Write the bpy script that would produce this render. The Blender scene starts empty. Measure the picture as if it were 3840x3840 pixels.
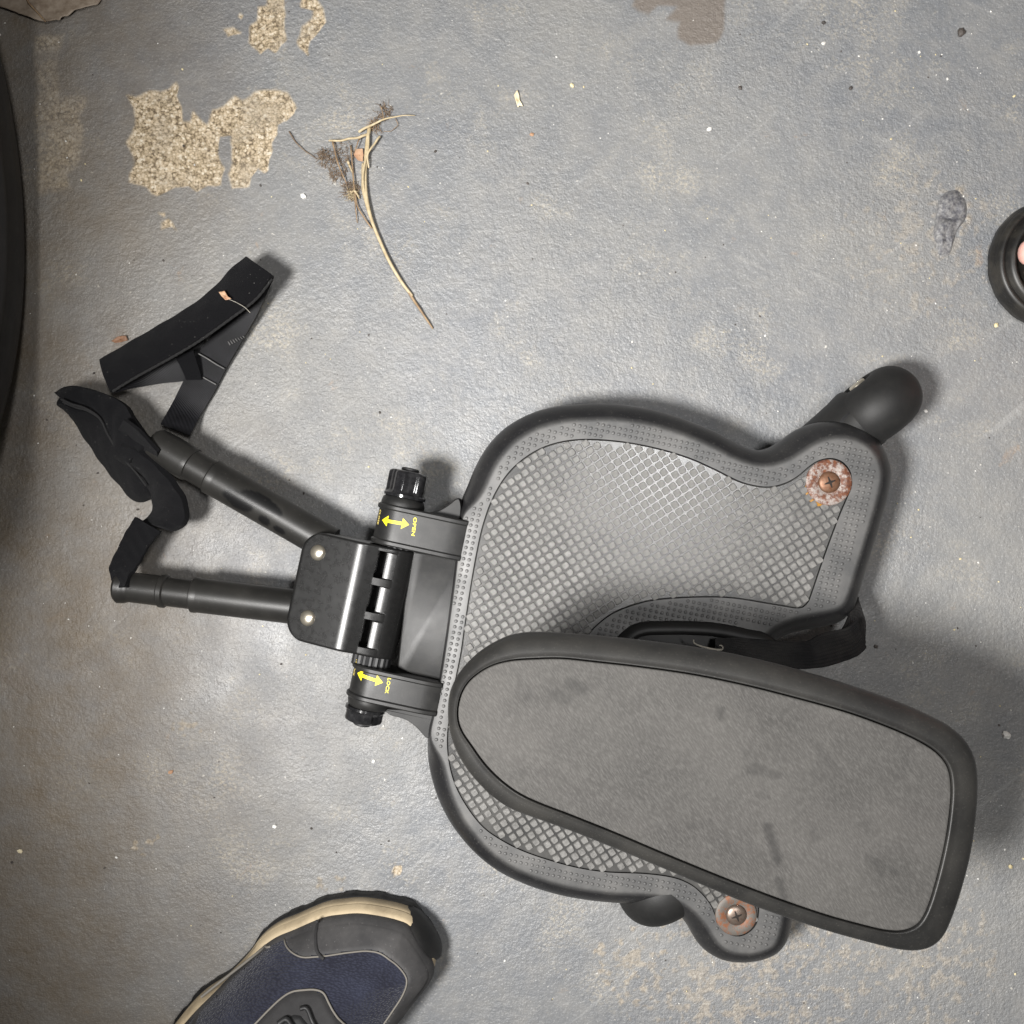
import bpy, bmesh, math, random
import numpy as np
from mathutils import Vector, Matrix

random.seed(7)
rng = np.random.default_rng(11)
scene = bpy.context.scene
COL = scene.collection
R = math.radians

# ------------------------------------------------------------------ camera
H = 0.85                       # camera height above the floor, looking straight down
TANH = 0.51                    # half field of view
K = 2 * TANH / 3840.0
cam_d = bpy.data.cameras.new("camera")
cam = bpy.data.objects.new("camera", cam_d)
COL.objects.link(cam)
cam.location = (0, 0, H)
cam_d.sensor_width = 36
cam_d.lens = 18 / TANH
cam_d.clip_start = 0.02
cam_d.clip_end = 60
cam_d.dof.use_dof = True
cam_d.dof.focus_distance = 0.77
cam_d.dof.aperture_fstop = 18
scene.camera = cam

# ------------------------------------------------------------------ light
world = bpy.data.worlds.new("World")
scene.world = world
world.use_nodes = True
bg = world.node_tree.nodes["Background"]
bg.inputs[0].default_value = (1.0, 0.97, 0.93, 1)
bg.inputs[1].default_value = 0.105

def lamp(name, kind, loc, target, energy, color, **kw):
    d = bpy.data.lights.new(name, kind)
    d.energy = energy
    d.color = color
    for k_, v_ in kw.items():
        setattr(d, k_, v_)
    o = bpy.data.objects.new(name, d)
    COL.objects.link(o)
    o.location = loc
    o.rotation_euler = (Vector(target) - Vector(loc)).to_track_quat('-Z', 'Y').to_euler()
    return o

# compact work lamp over the left of the board (throws the shadows), wide ceiling light to the right
lamp("work_lamp", 'SPOT', (-0.38, -0.17, 1.08), (0.44, 0.13, 0.0), 124, (1.0, 0.98, 0.955),
     spot_size=R(98), spot_blend=1.0, shadow_soft_size=0.105)
lamp("ceiling_lamp", 'AREA', (0.42, 0.14, 2.15), (0.16, 0.05, 0.0), 14, (1.0, 0.99, 0.98),
     shape='RECTANGLE', size=0.28, size_y=0.15)

scene.view_settings.view_transform = 'Standard'
scene.view_settings.look = 'None'
scene.view_settings.exposure = 0.0
scene.view_settings.gamma = 1.0
scene.cycles.max_bounces = 6

# ------------------------------------------------------------------ measuring helpers
def W(px, py, z):
    """a point seen at (px,py) of the 3840 px photograph, standing at height z (metres)"""
    s = K * (H - z)
    return ((px - 1920) * s, (1920 - py) * s, z)

def Z(sc, ox, oy):
    return lambda pts: [(p[0] * sc + ox, p[1] * sc + oy) + tuple(p[2:]) for p in pts]

DD = Z(3840 / 1932, 0, 0)
Z1 = Z(0.5694, 150, 900)
Z2 = Z(0.4658, 350, 1600)
Z3 = Z(0.6211, 1000, 1650)
Z5 = Z(0.6211, 2600, 1300)
Z6 = Z(0.7764, 2200, 2100)
ZP = Z(0.6729, 0, 0)
ZS = Z(0.4141, 900, 3300)
ZG = Z(0.4916, 1000, 350)

def wxy(pts, z):
    return np.array([W(p[0], p[1], z)[:2] for p in pts])

U2 = np.array([0.977, -0.210]); U2 /= np.linalg.norm(U2)      # board axis, front to rear
V2 = np.array([-U2[1] * -1 * -1, 0]) if False else np.array([U2[1], -U2[0]])   # across the board
def uv(px, py, z):
    p = np.array(W(px, py, z)[:2])
    return float(p @ U2), float(p @ V2)
def uvw(u, v, z=0.0):
    p = u * U2 + v * V2
    return (p[0], p[1], z)

def smooth_closed(P, n):
    P = np.asarray(P, float)
    m = len(P)
    out = []
    for i in range(m):
        p0, p1, p2, p3 = P[i - 1], P[i], P[(i + 1) % m], P[(i + 2) % m]
        for t in np.linspace(0, 1, 16, endpoint=False):
            out.append(0.5 * ((2 * p1) + (-p0 + p2) * t + (2 * p0 - 5 * p1 + 4 * p2 - p3) * t * t
                              + (-p0 + 3 * p1 - 3 * p2 + p3) * t ** 3))
    out = np.array(out)
    return resample(out, n, True)

def resample(P, n, closed):
    Q = np.vstack([P, P[:1]]) if closed else P
    d = np.r_[0, np.cumsum(np.linalg.norm(np.diff(Q, axis=0), axis=1))]
    t = np.linspace(0, d[-1], n + 1)[:-1] if closed else np.linspace(0, d[-1], n)
    return np.stack([np.interp(t, d, Q[:, k]) for k in range(Q.shape[1])], 1)

def smooth_open(P, n):
    P = np.asarray(P, float)
    Q = np.vstack([2 * P[0] - P[1], P, 2 * P[-1] - P[-2]])
    out = []
    for i in range(1, len(Q) - 2):
        p0, p1, p2, p3 = Q[i - 1], Q[i], Q[i + 1], Q[i + 2]
        for t in np.linspace(0, 1, 14, endpoint=False):
            out.append(0.5 * ((2 * p1) + (-p0 + p2) * t + (2 * p0 - 5 * p1 + 4 * p2 - p3) * t * t
                              + (-p0 + 3 * p1 - 3 * p2 + p3) * t ** 3))
    out.append(Q[-2])
    return resample(np.array(out), n, False)

def area(P):
    x, y = P[:, 0], P[:, 1]
    return 0.5 * np.sum(x * np.roll(y, -1) - np.roll(x, -1) * y)

def ccw(P):
    return P if area(P) > 0 else P[::-1].copy()

def inset(P, d, relax=0):
    """move a closed ccw outline inwards by d (number or one per point)"""
    t = np.roll(P, -1, 0) - np.roll(P, 1, 0)
    t /= np.linalg.norm(t, axis=1)[:, None] + 1e-12
    n = np.stack([-t[:, 1], t[:, 0]], 1)
    Q = P + n * (np.asarray(d).reshape(-1, 1) if np.ndim(d) else d)
    for _ in range(relax):
        Q = 0.5 * Q + 0.25 * (np.roll(Q, 1, 0) + np.roll(Q, -1, 0))
    return Q

def pip(poly, X, Y):
    inside = np.zeros(X.shape, bool)
    n = len(poly)
    for i in range(n):
        x1, y1 = poly[i]; x2, y2 = poly[(i + 1) % n]
        if y1 == y2:
            continue
        c = ((y1 > Y) != (y2 > Y)) & (X < (x2 - x1) * (Y - y1) / (y2 - y1) + x1)
        inside ^= c
    return inside

def pdist(poly, X, Y, closed=True):
    D = np.full(X.shape, 1e9)
    n = len(poly)
    for i in range(n if closed else n - 1):
        a = np.asarray(poly[i]); b = np.asarray(poly[(i + 1) % n])
        ab = b - a
        L = ab @ ab + 1e-18
        t = np.clip(((X - a[0]) * ab[0] + (Y - a[1]) * ab[1]) / L, 0, 1)
        D = np.minimum(D, np.hypot(X - a[0] - t * ab[0], Y - a[1] - t * ab[1]))
    return D

def sstep(a, b, x):
    t = np.clip((x - a) / (b - a), 0, 1)
    return t * t * (3 - 2 * t)

def vnoise(X, Y, scale, seed):
    """value noise, about one bump per 'scale' metres, range -1..1"""
    r = np.random.default_rng(seed)
    x = X / scale + 1000.37; y = Y / scale + 1000.71
    xi = np.floor(x).astype(int); yi = np.floor(y).astype(int)
    xf = x - xi; yf = y - yi
    T = r.uniform(-1, 1, (512, 512))
    xf = xf * xf * (3 - 2 * xf); yf = yf * yf * (3 - 2 * yf)
    g = lambda i, j: T[i % 512, j % 512]
    a = g(xi, yi) * (1 - xf) + g(xi + 1, yi) * xf
    b = g(xi, yi + 1) * (1 - xf) + g(xi + 1, yi + 1) * xf
    return a * (1 - yf) + b * yf

def fnoise(X, Y, scale, seed, octv=4):
    s = 0; a = 1; tot = 0
    for k in range(octv):
        s = s + a * vnoise(X, Y, scale / 2 ** k, seed + k); tot += a; a *= 0.5
    return s / tot

# ------------------------------------------------------------------ object helpers
def tag(o, label=None, cat=None, group=None, kind=None):
    if label: o["label"] = label
    if cat: o["category"] = cat
    if group: o["group"] = group
    if kind: o["kind"] = kind
    return o

def empty(name, loc=(0, 0, 0)):
    o = bpy.data.objects.new(name, None)
    o.empty_display_size = 0.02
    COL.objects.link(o)
    o.location = loc
    return o

def link(name, me, mat, parent=None):
    o = bpy.data.objects.new(name, me)
    COL.objects.link(o)
    if mat is not None:
        me.materials.append(mat)
    if parent is not None:
        o.parent = parent
        off = Vector((0, 0, 0))
        p = parent
        while p is not None:
            off += p.location
            p = p.parent
        o.location = -off               # mesh data is in world metres
    return o

def obj(name, verts, faces, mat, parent=None, smooth=True, recalc=False):
    me = bpy.data.meshes.new(name)
    me.from_pydata([tuple(map(float, v)) for v in verts], [], [tuple(map(int, f)) for f in faces])
    if recalc:
        bm = bmesh.new(); bm.from_mesh(me)
        bmesh.ops.recalc_face_normals(bm, faces=bm.faces)
        bm.to_mesh(me); bm.free()
    if smooth:
        me.polygons.foreach_set("use_smooth", [True] * len(me.polygons))
    me.update()
    return link(name, me, mat, parent)

def sharp(o, ang=40):
    me = o.data
    bm = bmesh.new(); bm.from_mesh(me)
    for e in bm.edges:
        if len(e.link_faces) == 2:
            e.smooth = e.calc_face_angle(0) < R(ang)
    bm.to_mesh(me); bm.free()
    return o

class MB:
    def __init__(s): s.v = []; s.f = []
    def add(s, v, f):
        b = len(s.v)
        s.v += [tuple(p) for p in v]
        s.f += [tuple(i + b for i in q) for q in f]
    def build(s, name, mat, parent=None, smooth=True, recalc=False):
        return obj(name, s.v, s.f, mat, parent, smooth, recalc)

def loft(rings, cap0=True, cap1=True, closed=True):
    """rings: list of (N,3) arrays"""
    n = len(rings[0])
    v = np.vstack(rings)
    f = []
    for k in range(len(rings) - 1):
        a = k * n; b = a + n
        for i in range(n if closed else n - 1):
            j = (i + 1) % n
            f.append((a + i, a + j, b + j, b + i))
    if cap0: f.append(tuple(range(n - 1, -1, -1)))
    if cap1:
        b = (len(rings) - 1) * n
        f.append(tuple(range(b, b + n)))
    return v, f

def ring3(P, z):
    z = np.broadcast_to(z, (len(P),))
    return np.column_stack([P, z])

def lathe(origin, axis, prof, n=40, lobes=None, cap0=True, cap1=True, flip=False):
    """prof: list of (t along axis, radius)"""
    o = np.array(origin, float); a = np.array(axis, float); a /= np.linalg.norm(a)
    h = np.array([0, 0, 1.0]) if abs(a[2]) < 0.9 else np.array([1.0, 0, 0])
    x = np.cross(h, a); x /= np.linalg.norm(x)
    y = np.cross(a, x)
    th = np.linspace(0, 2 * math.pi, n, endpoint=False)
    rings = []
    for t, r in prof:
        rr = r * np.ones(n) if lobes is None else lobes(th, t, r)
        rings.append(o + a * t + np.outer(np.cos(th) * rr, x) + np.outer(np.sin(th) * rr, y))
    return loft(rings, cap0, cap1)

def tube_path(P, rad, n=10):
    P = np.asarray(P, float); m = len(P)
    rad = np.broadcast_to(rad, (m,))
    t = np.gradient(P, axis=0); t /= np.linalg.norm(t, axis=1)[:, None] + 1e-12
    up = np.array([0, 0, 1.0])
    rings = []
    th = np.linspace(0, 2 * math.pi, n, endpoint=False)
    for i in range(m):
        x = np.cross(up, t[i])
        if np.linalg.norm(x) < 1e-6: x = np.array([1.0, 0, 0])
        x /= np.linalg.norm(x); y = np.cross(t[i], x)
        rings.append(P[i] + rad[i] * (np.outer(np.cos(th), x) + np.outer(np.sin(th), y)))
    return loft(rings)

def strip(EA, EB, thick=0.0022, n=40, m=8, wave=None, bulge=0.0):
    """a band of cloth between two edges given as (px,py,z)"""
    A = smooth_open([W(*p) for p in EA], n)
    B = smooth_open([W(*p) for p in EB], n)
    s = np.linspace(0, 1, m)
    G = A[:, None, :] * (1 - s)[None, :, None] + B[:, None, :] * s[None, :, None]
    du = np.gradient(G, axis=0); dv = np.gradient(G, axis=1)
    N = np.cross(du, dv); N /= np.linalg.norm(N, axis=2)[..., None] + 1e-12
    flip = np.sign(N[..., 2].mean() or 1)
    N *= flip
    if bulge:
        G = G + N * (bulge * 4 * s * (1 - s))[None, :, None]
    if wave is not None:
        G = G + N * wave(np.arange(n)[:, None] / (n - 1), s[None, :])[..., None]
    T = G + N * thick / 2; Bm = G - N * thick / 2
    ring = [T[:, 0]]
    loop = [T[:, j] for j in range(m)] + [Bm[:, j] for j in range(m - 1, -1, -1)]
    rings = [np.array([L[i] for L in loop]) for i in range(n)]
    v, f = loft(rings)
    if flip < 0:
        f = [q[::-1] for q in f]
    return v, f

def icoish(c, r, seed, squash=(1, 1, 0.6), sub=1):
    bm = bmesh.new()
    bmesh.ops.create_icosphere(bm, subdivisions=sub, radius=1)
    rr = random.Random(seed)
    a = rr.random() * 6.28
    ca, sa = math.cos(a), math.sin(a)
    v = []
    for q in bm.verts:
        k = r * rr.uniform(0.75, 1.15)
        x, y, z_ = q.co.x * k * squash[0], q.co.y * k * squash[1], q.co.z * k * squash[2]
        v.append((c[0] + x * ca - y * sa, c[1] + x * sa + y * ca, c[2] + z_))
    bm.verts.index_update()
    f = [[w.index for w in p.verts] for p in bm.faces]
    bm.free()
    return v, f

# ------------------------------------------------------------------ materials
class M:
    """a small node-graph builder"""
    def __init__(s, name):
        s.m = bpy.data.materials.new(name)
        s.m.use_nodes = True
        s.t = s.m.node_tree
        s.b = s.t.nodes["Principled BSDF"]
    def n(s, kind, **kw):
        q = s.t.nodes.new(kind)
        for k_, v_ in kw.items():
            if k_.startswith("i_"):
                key = k_[2:]
                key = int(key) if key.isdigit() else key.replace("_", " ")
                if hasattr(v_, "bl_idname") or isinstance(v_, bpy.types.NodeSocket):
                    s.t.links.new(v_, q.inputs[key])
                else:
                    q.inputs[key].default_value = v_
            else:
                setattr(q, k_, v_)
        return q
    def coord(s):
        return s.n("ShaderNodeTexCoord").outputs["Object"]
    def noise(s, scale, detail=4, rough=0.55, vec=None, out="Fac", dist=0.0):
        q = s.n("ShaderNodeTexNoise")
        q.inputs["Scale"].default_value = scale
        q.inputs["Detail"].default_value = detail
        q.inputs["Roughness"].default_value = rough
        q.inputs["Distortion"].default_value = dist
        s.t.links.new(vec if vec is not None else s.coord(), q.inputs["Vector"])
        return q.outputs[out]
    def ramp(s, fac, stops, mode='LINEAR'):
        q = s.n("ShaderNodeValToRGB")
        q.color_ramp.interpolation = mode
        e = q.color_ramp.elements
        while len(e) < len(stops): e.new(0.5)
        for k_, (p, c) in enumerate(stops):
            e[k_].position = p
            e[k_].color = (c, c, c, 1) if not hasattr(c, "__len__") else (tuple(c) + (1,))[:4]
        s.t.links.new(fac, q.inputs[0])
        return q.outputs[0]
    def mix(s, fac, a, b, mode='MIX'):
        q = s.n("ShaderNodeMix", data_type='RGBA', blend_type=mode)
        for sock, val in ((q.inputs[0], fac), (q.inputs[6], a), (q.inputs[7], b)):
            if isinstance(val, bpy.types.NodeSocket):
                s.t.links.new(val, sock)
            elif hasattr(val, "__len__"):
                sock.default_value = (tuple(val) + (1,))[:4]
            else:
                sock.default_value = val if sock.type == 'VALUE' else (val, val, val, 1)
        return q.outputs[2]
    def math(s, op, a, b=0.5, clamp=False):
        q = s.n("ShaderNodeMath", operation=op, use_clamp=clamp)
        for sock, val in ((q.inputs[0], a), (q.inputs[1], b)):
            if isinstance(val, bpy.types.NodeSocket): s.t.links.new(val, sock)
            else: sock.default_value = val
        return q.outputs[0]
    def mapping(s, scale=(1, 1, 1), rot=(0, 0, 0), vec=None):
        q = s.n("ShaderNodeMapping")
        q.inputs["Scale"].default_value = scale
        q.inputs["Rotation"].default_value = rot
        s.t.links.new(vec if vec is not None else s.coord(), q.inputs["Vector"])
        return q.outputs[0]
    def attr(s, name):
        q = s.n("ShaderNodeAttribute", attribute_name=name)
        return q
    def sep(s, col):
        q = s.n("ShaderNodeSeparateColor")
        s.t.links.new(col, q.inputs[0])
        return q.outputs
    def set(s, key, val):
        sock = s.b.inputs[key]
        if isinstance(val, bpy.types.NodeSocket): s.t.links.new(val, sock)
        elif hasattr(val, "__len__"): sock.default_value = (tuple(val) + (1,))[:len(sock.default_value)]
        else: sock.default_value = val
        return s
    def bump(s, height, strength=0.3, dist=0.001, normal=None):
        q = s.n("ShaderNodeBump")
        q.inputs["Strength"].default_value = strength
        q.inputs["Distance"].default_value = dist
        s.t.links.new(height, q.inputs["Height"])
        if normal is not None: s.t.links.new(normal, q.inputs["Normal"])
        s.t.links.new(q.outputs[0], s.b.inputs["Normal"])
        return q.outputs[0]

def plastic(name, col, rough=0.45, dust=0.25, dustcol=(0.16, 0.15, 0.135), grain=0.12, scale=60, spec=0.5):
    m = M(name)
    d = m.ramp(m.noise(scale, 6, 0.62), [(0.42, 0.0), (0.78, 1.0)])
    d2 = m.ramp(m.noise(scale * 14, 3, 0.6), [(0.64, 0.0), (0.72, 1.0)])
    f = m.math('MULTIPLY', d, dust)
    c = m.mix(f, col, dustcol)
    c = m.mix(m.math('MULTIPLY', d2, dust * 0.6), c, tuple(min(1, x * 1.8) for x in dustcol))
    m.set("Base Color", c)
    m.set("Roughness", m.ramp(m.noise(scale * 0.7, 4), [(0.3, rough - 0.02), (0.7, rough + 0.05)]))
    m.set("Specular IOR Level", spec)
    m.bump(m.noise(1800, 2), grain, 0.0004)
    return m.m

def deck_material():
    m = M("moulded black plastic")
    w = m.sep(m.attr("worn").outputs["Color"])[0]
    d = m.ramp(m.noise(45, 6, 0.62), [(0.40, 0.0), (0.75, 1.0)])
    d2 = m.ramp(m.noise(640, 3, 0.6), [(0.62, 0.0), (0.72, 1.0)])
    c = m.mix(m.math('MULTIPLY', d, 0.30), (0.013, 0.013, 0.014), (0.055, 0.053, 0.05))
    c2 = m.mix(d, (0.070, 0.070, 0.070), (0.125, 0.122, 0.118))  # flat top: scuffed grey, with its sheen against the rim painted in
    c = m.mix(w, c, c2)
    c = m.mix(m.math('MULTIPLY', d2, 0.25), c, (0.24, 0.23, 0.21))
    m.set("Base Color", c)
    m.set("Roughness", m.math('ADD', m.ramp(m.noise(30, 4), [(0.3, 0.33), (0.7, 0.43)]), m.math('MULTIPLY', w, 0.09)))
    m.bump(m.noise(1800, 2), 0.10, 0.0004)
    return m.m
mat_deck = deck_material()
mat_web = plastic("dusty black plastic", (0.012, 0.012, 0.012), 0.42, 0.28, (0.060, 0.058, 0.053), 0.16, 90, 0.36)
mat_hinge = plastic("satin black plastic", (0.010, 0.010, 0.010), 0.27, 0.08, (0.05, 0.048, 0.044), 0.08, 300, 0.42)
mat_gloss = plastic("glossy black plastic", (0.010, 0.010, 0.011), 0.10, 0.08, (0.2, 0.2, 0.2), 0.0, 200)
def tube_material():
    m = M("powder coated black tube")
    w = m.sep(m.attr("clean").outputs["Color"])[0]
    d = m.ramp(m.noise(30, 5, 0.6), [(0.35, 0.0), (0.7, 1.0)])
    c = m.mix(d, (0.013, 0.0126, 0.0117), (0.024, 0.023, 0.021))
    c = m.mix(w, c, (0.0065, 0.0065, 0.0068))
    d2 = m.ramp(m.noise(620, 3, 0.6), [(0.66, 0.0), (0.74, 1.0)])
    c = m.mix(m.math('MULTIPLY', d2, 0.3), c, (0.14, 0.13, 0.12))
    m.set("Base Color", c); m.set("Specular IOR Level", 0.36)
    m.set("Roughness", m.mix(w, 0.41, 0.33))
    m.bump(m.noise(1500, 2), 0.12, 0.0004)
    return m.m
mat_tube = tube_material()
mat_tube_old = plastic("powder coated black tube", (0.013, 0.0125, 0.0115), 0.48, 0.35, (0.046, 0.043, 0.038), 0.14, 28, 0.4)
mat_rubber = plastic("black rubber", (0.011, 0.011, 0.011), 0.55, 0.22, (0.05, 0.048, 0.044), 0.2, 60, 0.35)
mat_fork = plastic("black fork plastic", (0.012, 0.012, 0.012), 0.5, 0.2, (0.05, 0.048, 0.044), 0.1, 60, 0.35)
mat_sandal = plastic("smooth black sandal rubber", (0.011, 0.0105, 0.0100), 0.42, 0.5, (0.07, 0.063, 0.05), 0.05, 60)
mat_black = plastic("plain black plastic", (0.014, 0.014, 0.015), 0.5, 0.2, (0.08, 0.08, 0.08), 0.1, 60)  # plain black for caps, post, stems and laces
mat_yellow = plastic("yellow print", (0.86, 0.72, 0.01), 0.5, 0.10, (0.5, 0.42, 0.1), 0.0, 300)
mat_pale = plastic("grazing pale yellow print", (0.78, 0.62, 0.18), 0.5, 0.10, (0.5, 0.42, 0.1), 0.0, 300)  # lettering on the curve: grazing-angle paling put into the colour

def rim_material():
    m = M("scuffed seat rim rubber")
    n1 = m.ramp(m.noise(22, 5, 0.6), [(0.38, 0.0), (0.62, 1.0)])
    n2 = m.ramp(m.noise(900, 3, 0.6), [(0.60, 0.0), (0.75, 1.0)])
    c = m.mix(n1, (0.013, 0.0128, 0.0124), (0.026, 0.025, 0.023))
    c = m.mix(m.math('MULTIPLY', n2, 0.18), c, (0.17, 0.16, 0.14))
    m.set("Base Color", c); m.set("Roughness", 0.46)
    m.bump(m.noise(1500, 2), 0.12, 0.0004)
    return m.m
mat_rim = rim_material()

def pad_material():
    m = M("worn grey foam seat pad")
    big = m.ramp(m.noise(18, 6, 0.62), [(0.34, 0.0), (0.66, 1.0)])
    c = m.mix(big, (0.041, 0.0392, 0.0370), (0.060, 0.0572, 0.0535))
    st = m.noise(1500, 3, 0.75, m.mapping((1, 0.16, 1), (0, 0, 0), m.mapping((1, 1, 1), (0, 0, R(-35)))))
    c = m.mix(m.ramp(st, [(0.44, 0.0), (0.72, 0.52)]), c, (0.128, 0.124, 0.117))
    blot = m.ramp(m.noise(34, 4, 0.6, dist=0.6), [(0.60, 0.0), (0.76, 1.0)])
    c = m.mix(m.math('MULTIPLY', blot, 0.5), c, (0.029, 0.028, 0.027))
    sm = m.sep(m.attr("mark").outputs["Color"])
    c = m.mix(sm[0], c, (0.020, 0.0195, 0.019))
    m.set("Base Color", c)
    m.set("Roughness", 0.78); m.set("Specular IOR Level", 0.3)
    m.bump(st, 0.35, 0.0005)
    return m.m
mat_pad = pad_material()

def mat_mat(name, worn):
    m = M(name)
    n1 = m.noise(300 if worn else 35, 5, 0.65)
    if worn:
        c = m.mix(m.ramp(n1, [(0.3, 0.0), (0.7, 1.0)]), (0.085, 0.083, 0.079), (0.21, 0.205, 0.195))
        c = m.mix(m.ramp(m.noise(25, 4), [(0.4, 0.0), (0.7, 0.5)]), c, (0.07, 0.068, 0.062))
        m.set("Roughness", 0.52)
        m.bump(m.noise(700, 4, 0.7), 0.45, 0.0006)
    else:
        c = m.mix(m.ramp(n1, [(0.35, 0.0), (0.7, 1.0)]), (0.036, 0.036, 0.036), (0.085, 0.083, 0.079))
        m.set("Roughness", 0.25); m.set("Specular IOR Level", 0.6)
        m.bump(m.noise(900, 3), 0.15, 0.0004)
    m.set("Base Color", c)
    return m.m
mat_mat_base = mat_mat("rubber mat gutters", False)
mat_stud = mat_mat("worn rubber mat studs", True)

def velcro(name, base, light):
    m = M(name)
    c = m.mix(m.ramp(m.noise(2600, 3, 0.7), [(0.42, 0.0), (0.75, 1.0)]), base, light)
    lint = m.ramp(m.noise(700, 2, 0.5), [(0.735, 0.0), (0.77, 1.0)])
    c = m.mix(m.math('MULTIPLY', lint, 0.5), c, (0.3, 0.29, 0.27))
    m.set("Base Color", c); m.set("Roughness", 0.95); m.set("Specular IOR Level", 0.1)
    m.set("Sheen Weight", 0.03); m.set("Sheen Roughness", 0.5)
    m.bump(m.noise(2200, 4, 0.7), 0.8, 0.0012)
    return m.m
mat_velcro = velcro("black hook and loop tape", (0.004, 0.004, 0.005), (0.012, 0.012, 0.013))

mat_edging = velcro("frayed strap edging", (0.016, 0.016, 0.017), (0.05, 0.049, 0.048))

def webbing(name, base, hi, rough, scale=1300):
    m = M(name)
    w = m.n("ShaderNodeTexWave", wave_type='BANDS', bands_direction='DIAGONAL')
    w.inputs["Scale"].default_value = scale / 3
    w.inputs["Distortion"].default_value = 1.5
    m.t.links.new(m.coord(), w.inputs["Vector"])
    c = m.mix(m.ramp(m.noise(60, 4), [(0.35, 0.0), (0.7, 1.0)]), base, hi)
    m.set("Base Color", c); m.set("Roughness", rough); m.set("Specular IOR Level", 0.28)
    m.bump(w.outputs["Fac"], 0.35, 0.0005)
    return m.m
mat_web_shiny = webbing("shiny black webbing", (0.004, 0.004, 0.005), (0.010, 0.010, 0.012), 0.55)
mat_web_rib = webbing("ribbed black webbing", (0.010, 0.010, 0.011), (0.03, 0.029, 0.028), 0.7)

def rust_washer():
    m = M("rusted zinc washer")
    n1 = m.ramp(m.noise(190, 6, 0.72), [(0.45, 0.0), (0.57, 1.0)])
    c = m.mix(m.ramp(m.noise(420, 4, 0.6), [(0.4, 0.0), (0.66, 1.0)]), (0.085, 0.028, 0.015), (0.17, 0.060, 0.024))
    c = m.mix(n1, c, (0.36, 0.32, 0.295))
    n2 = m.ramp(m.noise(900, 4, 0.7), [(0.45, 0.0), (0.7, 1.0)])
    c = m.mix(m.math('MULTIPLY', n2, 0.5), c, (0.09, 0.035, 0.018))
    m.set("Base Color", c)
    m.set("Metallic", m.math('MULTIPLY', n1, 0.35)); m.set("Roughness", 0.6)
    m.bump(m.noise(800, 4, 0.7), 0.5, 0.0006)
    return m.m
mat_rust = rust_washer()
def dull_washer():
    m = M("dull zinc washer")
    n1 = m.ramp(m.noise(200, 6, 0.72), [(0.47, 0.0), (0.60, 1.0)])
    c = m.mix(n1, (0.125, 0.113, 0.100), (0.19, 0.075, 0.035))
    m.set("Base Color", c); m.set("Metallic", 0.25); m.set("Roughness", 0.6)
    m.bump(m.noise(900, 3), 0.25, 0.0004)
    return m.m
mat_dull = dull_washer()
def metal(name, col, rough, rust=0.0):
    m = M(name)
    c = m.mix(m.math('MULTIPLY', m.ramp(m.noise(500, 4, 0.7), [(0.45, 0.0), (0.65, 1.0)]), rust), col, (0.14, 0.05, 0.02))
    m.set("Base Color", c); m.set("Metallic", 0.9 - 0.5 * rust); m.set("Roughness", rough)
    m.bump(m.noise(1500, 3), 0.1, 0.0003)
    return m.m
mat_rivet = metal("champagne zinc rivet", (0.72, 0.66, 0.54), 0.28)
mat_screw_rusty = metal("rusty screw", (0.19, 0.105, 0.065), 0.5, 0.75)
mat_screw = metal("browned steel screw", (0.22, 0.175, 0.145), 0.38, 0.35)
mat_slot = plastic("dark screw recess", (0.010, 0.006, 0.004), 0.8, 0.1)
mat_stain_y = plastic("dried orange rust stain", (0.32, 0.15, 0.015), 0.4, 0.4, (0.12, 0.07, 0.02), 0.3, 300)

def straw(name, a, b):
    m = M(name)
    c = m.mix(m.ramp(m.noise(160, 5, 0.6), [(0.35, 0.0), (0.65, 1.0)]), a, b)
    m.set("Base Color", c); m.set("Roughness", 0.6)
    m.bump(m.noise(900, 3), 0.3, 0.0004)
    return m.m
mat_straw = straw("dry straw", (0.42, 0.33, 0.19), (0.60, 0.50, 0.33))
mat_straw_dk = straw("brown dry stalk", (0.20, 0.13, 0.08), (0.36, 0.25, 0.14))
mat_fluff = straw("brown seed fluff", (0.17, 0.115, 0.075), (0.28, 0.20, 0.13))
mat_petal = straw("dry orange petal", (0.40, 0.22, 0.13), (0.48, 0.31, 0.19))
mat_cream = straw("cream straw chip", (0.68, 0.57, 0.36), (0.80, 0.72, 0.52))
mat_leaf = straw("dead grey brown leaf", (0.19, 0.145, 0.105), (0.30, 0.245, 0.19))
mat_brownflake = straw("brown leaf flake", (0.16, 0.08, 0.045), (0.26, 0.14, 0.08))
mat_stone_w = straw("pale stone", (0.62, 0.60, 0.55), (0.80, 0.79, 0.76))
mat_stone_y = straw("yellowish stone", (0.60, 0.50, 0.28), (0.74, 0.66, 0.42))
mat_stone_d = straw("dark stone", (0.04, 0.035, 0.032), (0.09, 0.075, 0.065))
mat_thread_glint = straw("grey thread and glint", (0.09, 0.09, 0.09), (0.17, 0.165, 0.16))  # grey for the stitches and for the painted crease glints
mat_lint = straw("pale lint thread", (0.30, 0.28, 0.24), (0.42, 0.39, 0.33))

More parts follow.
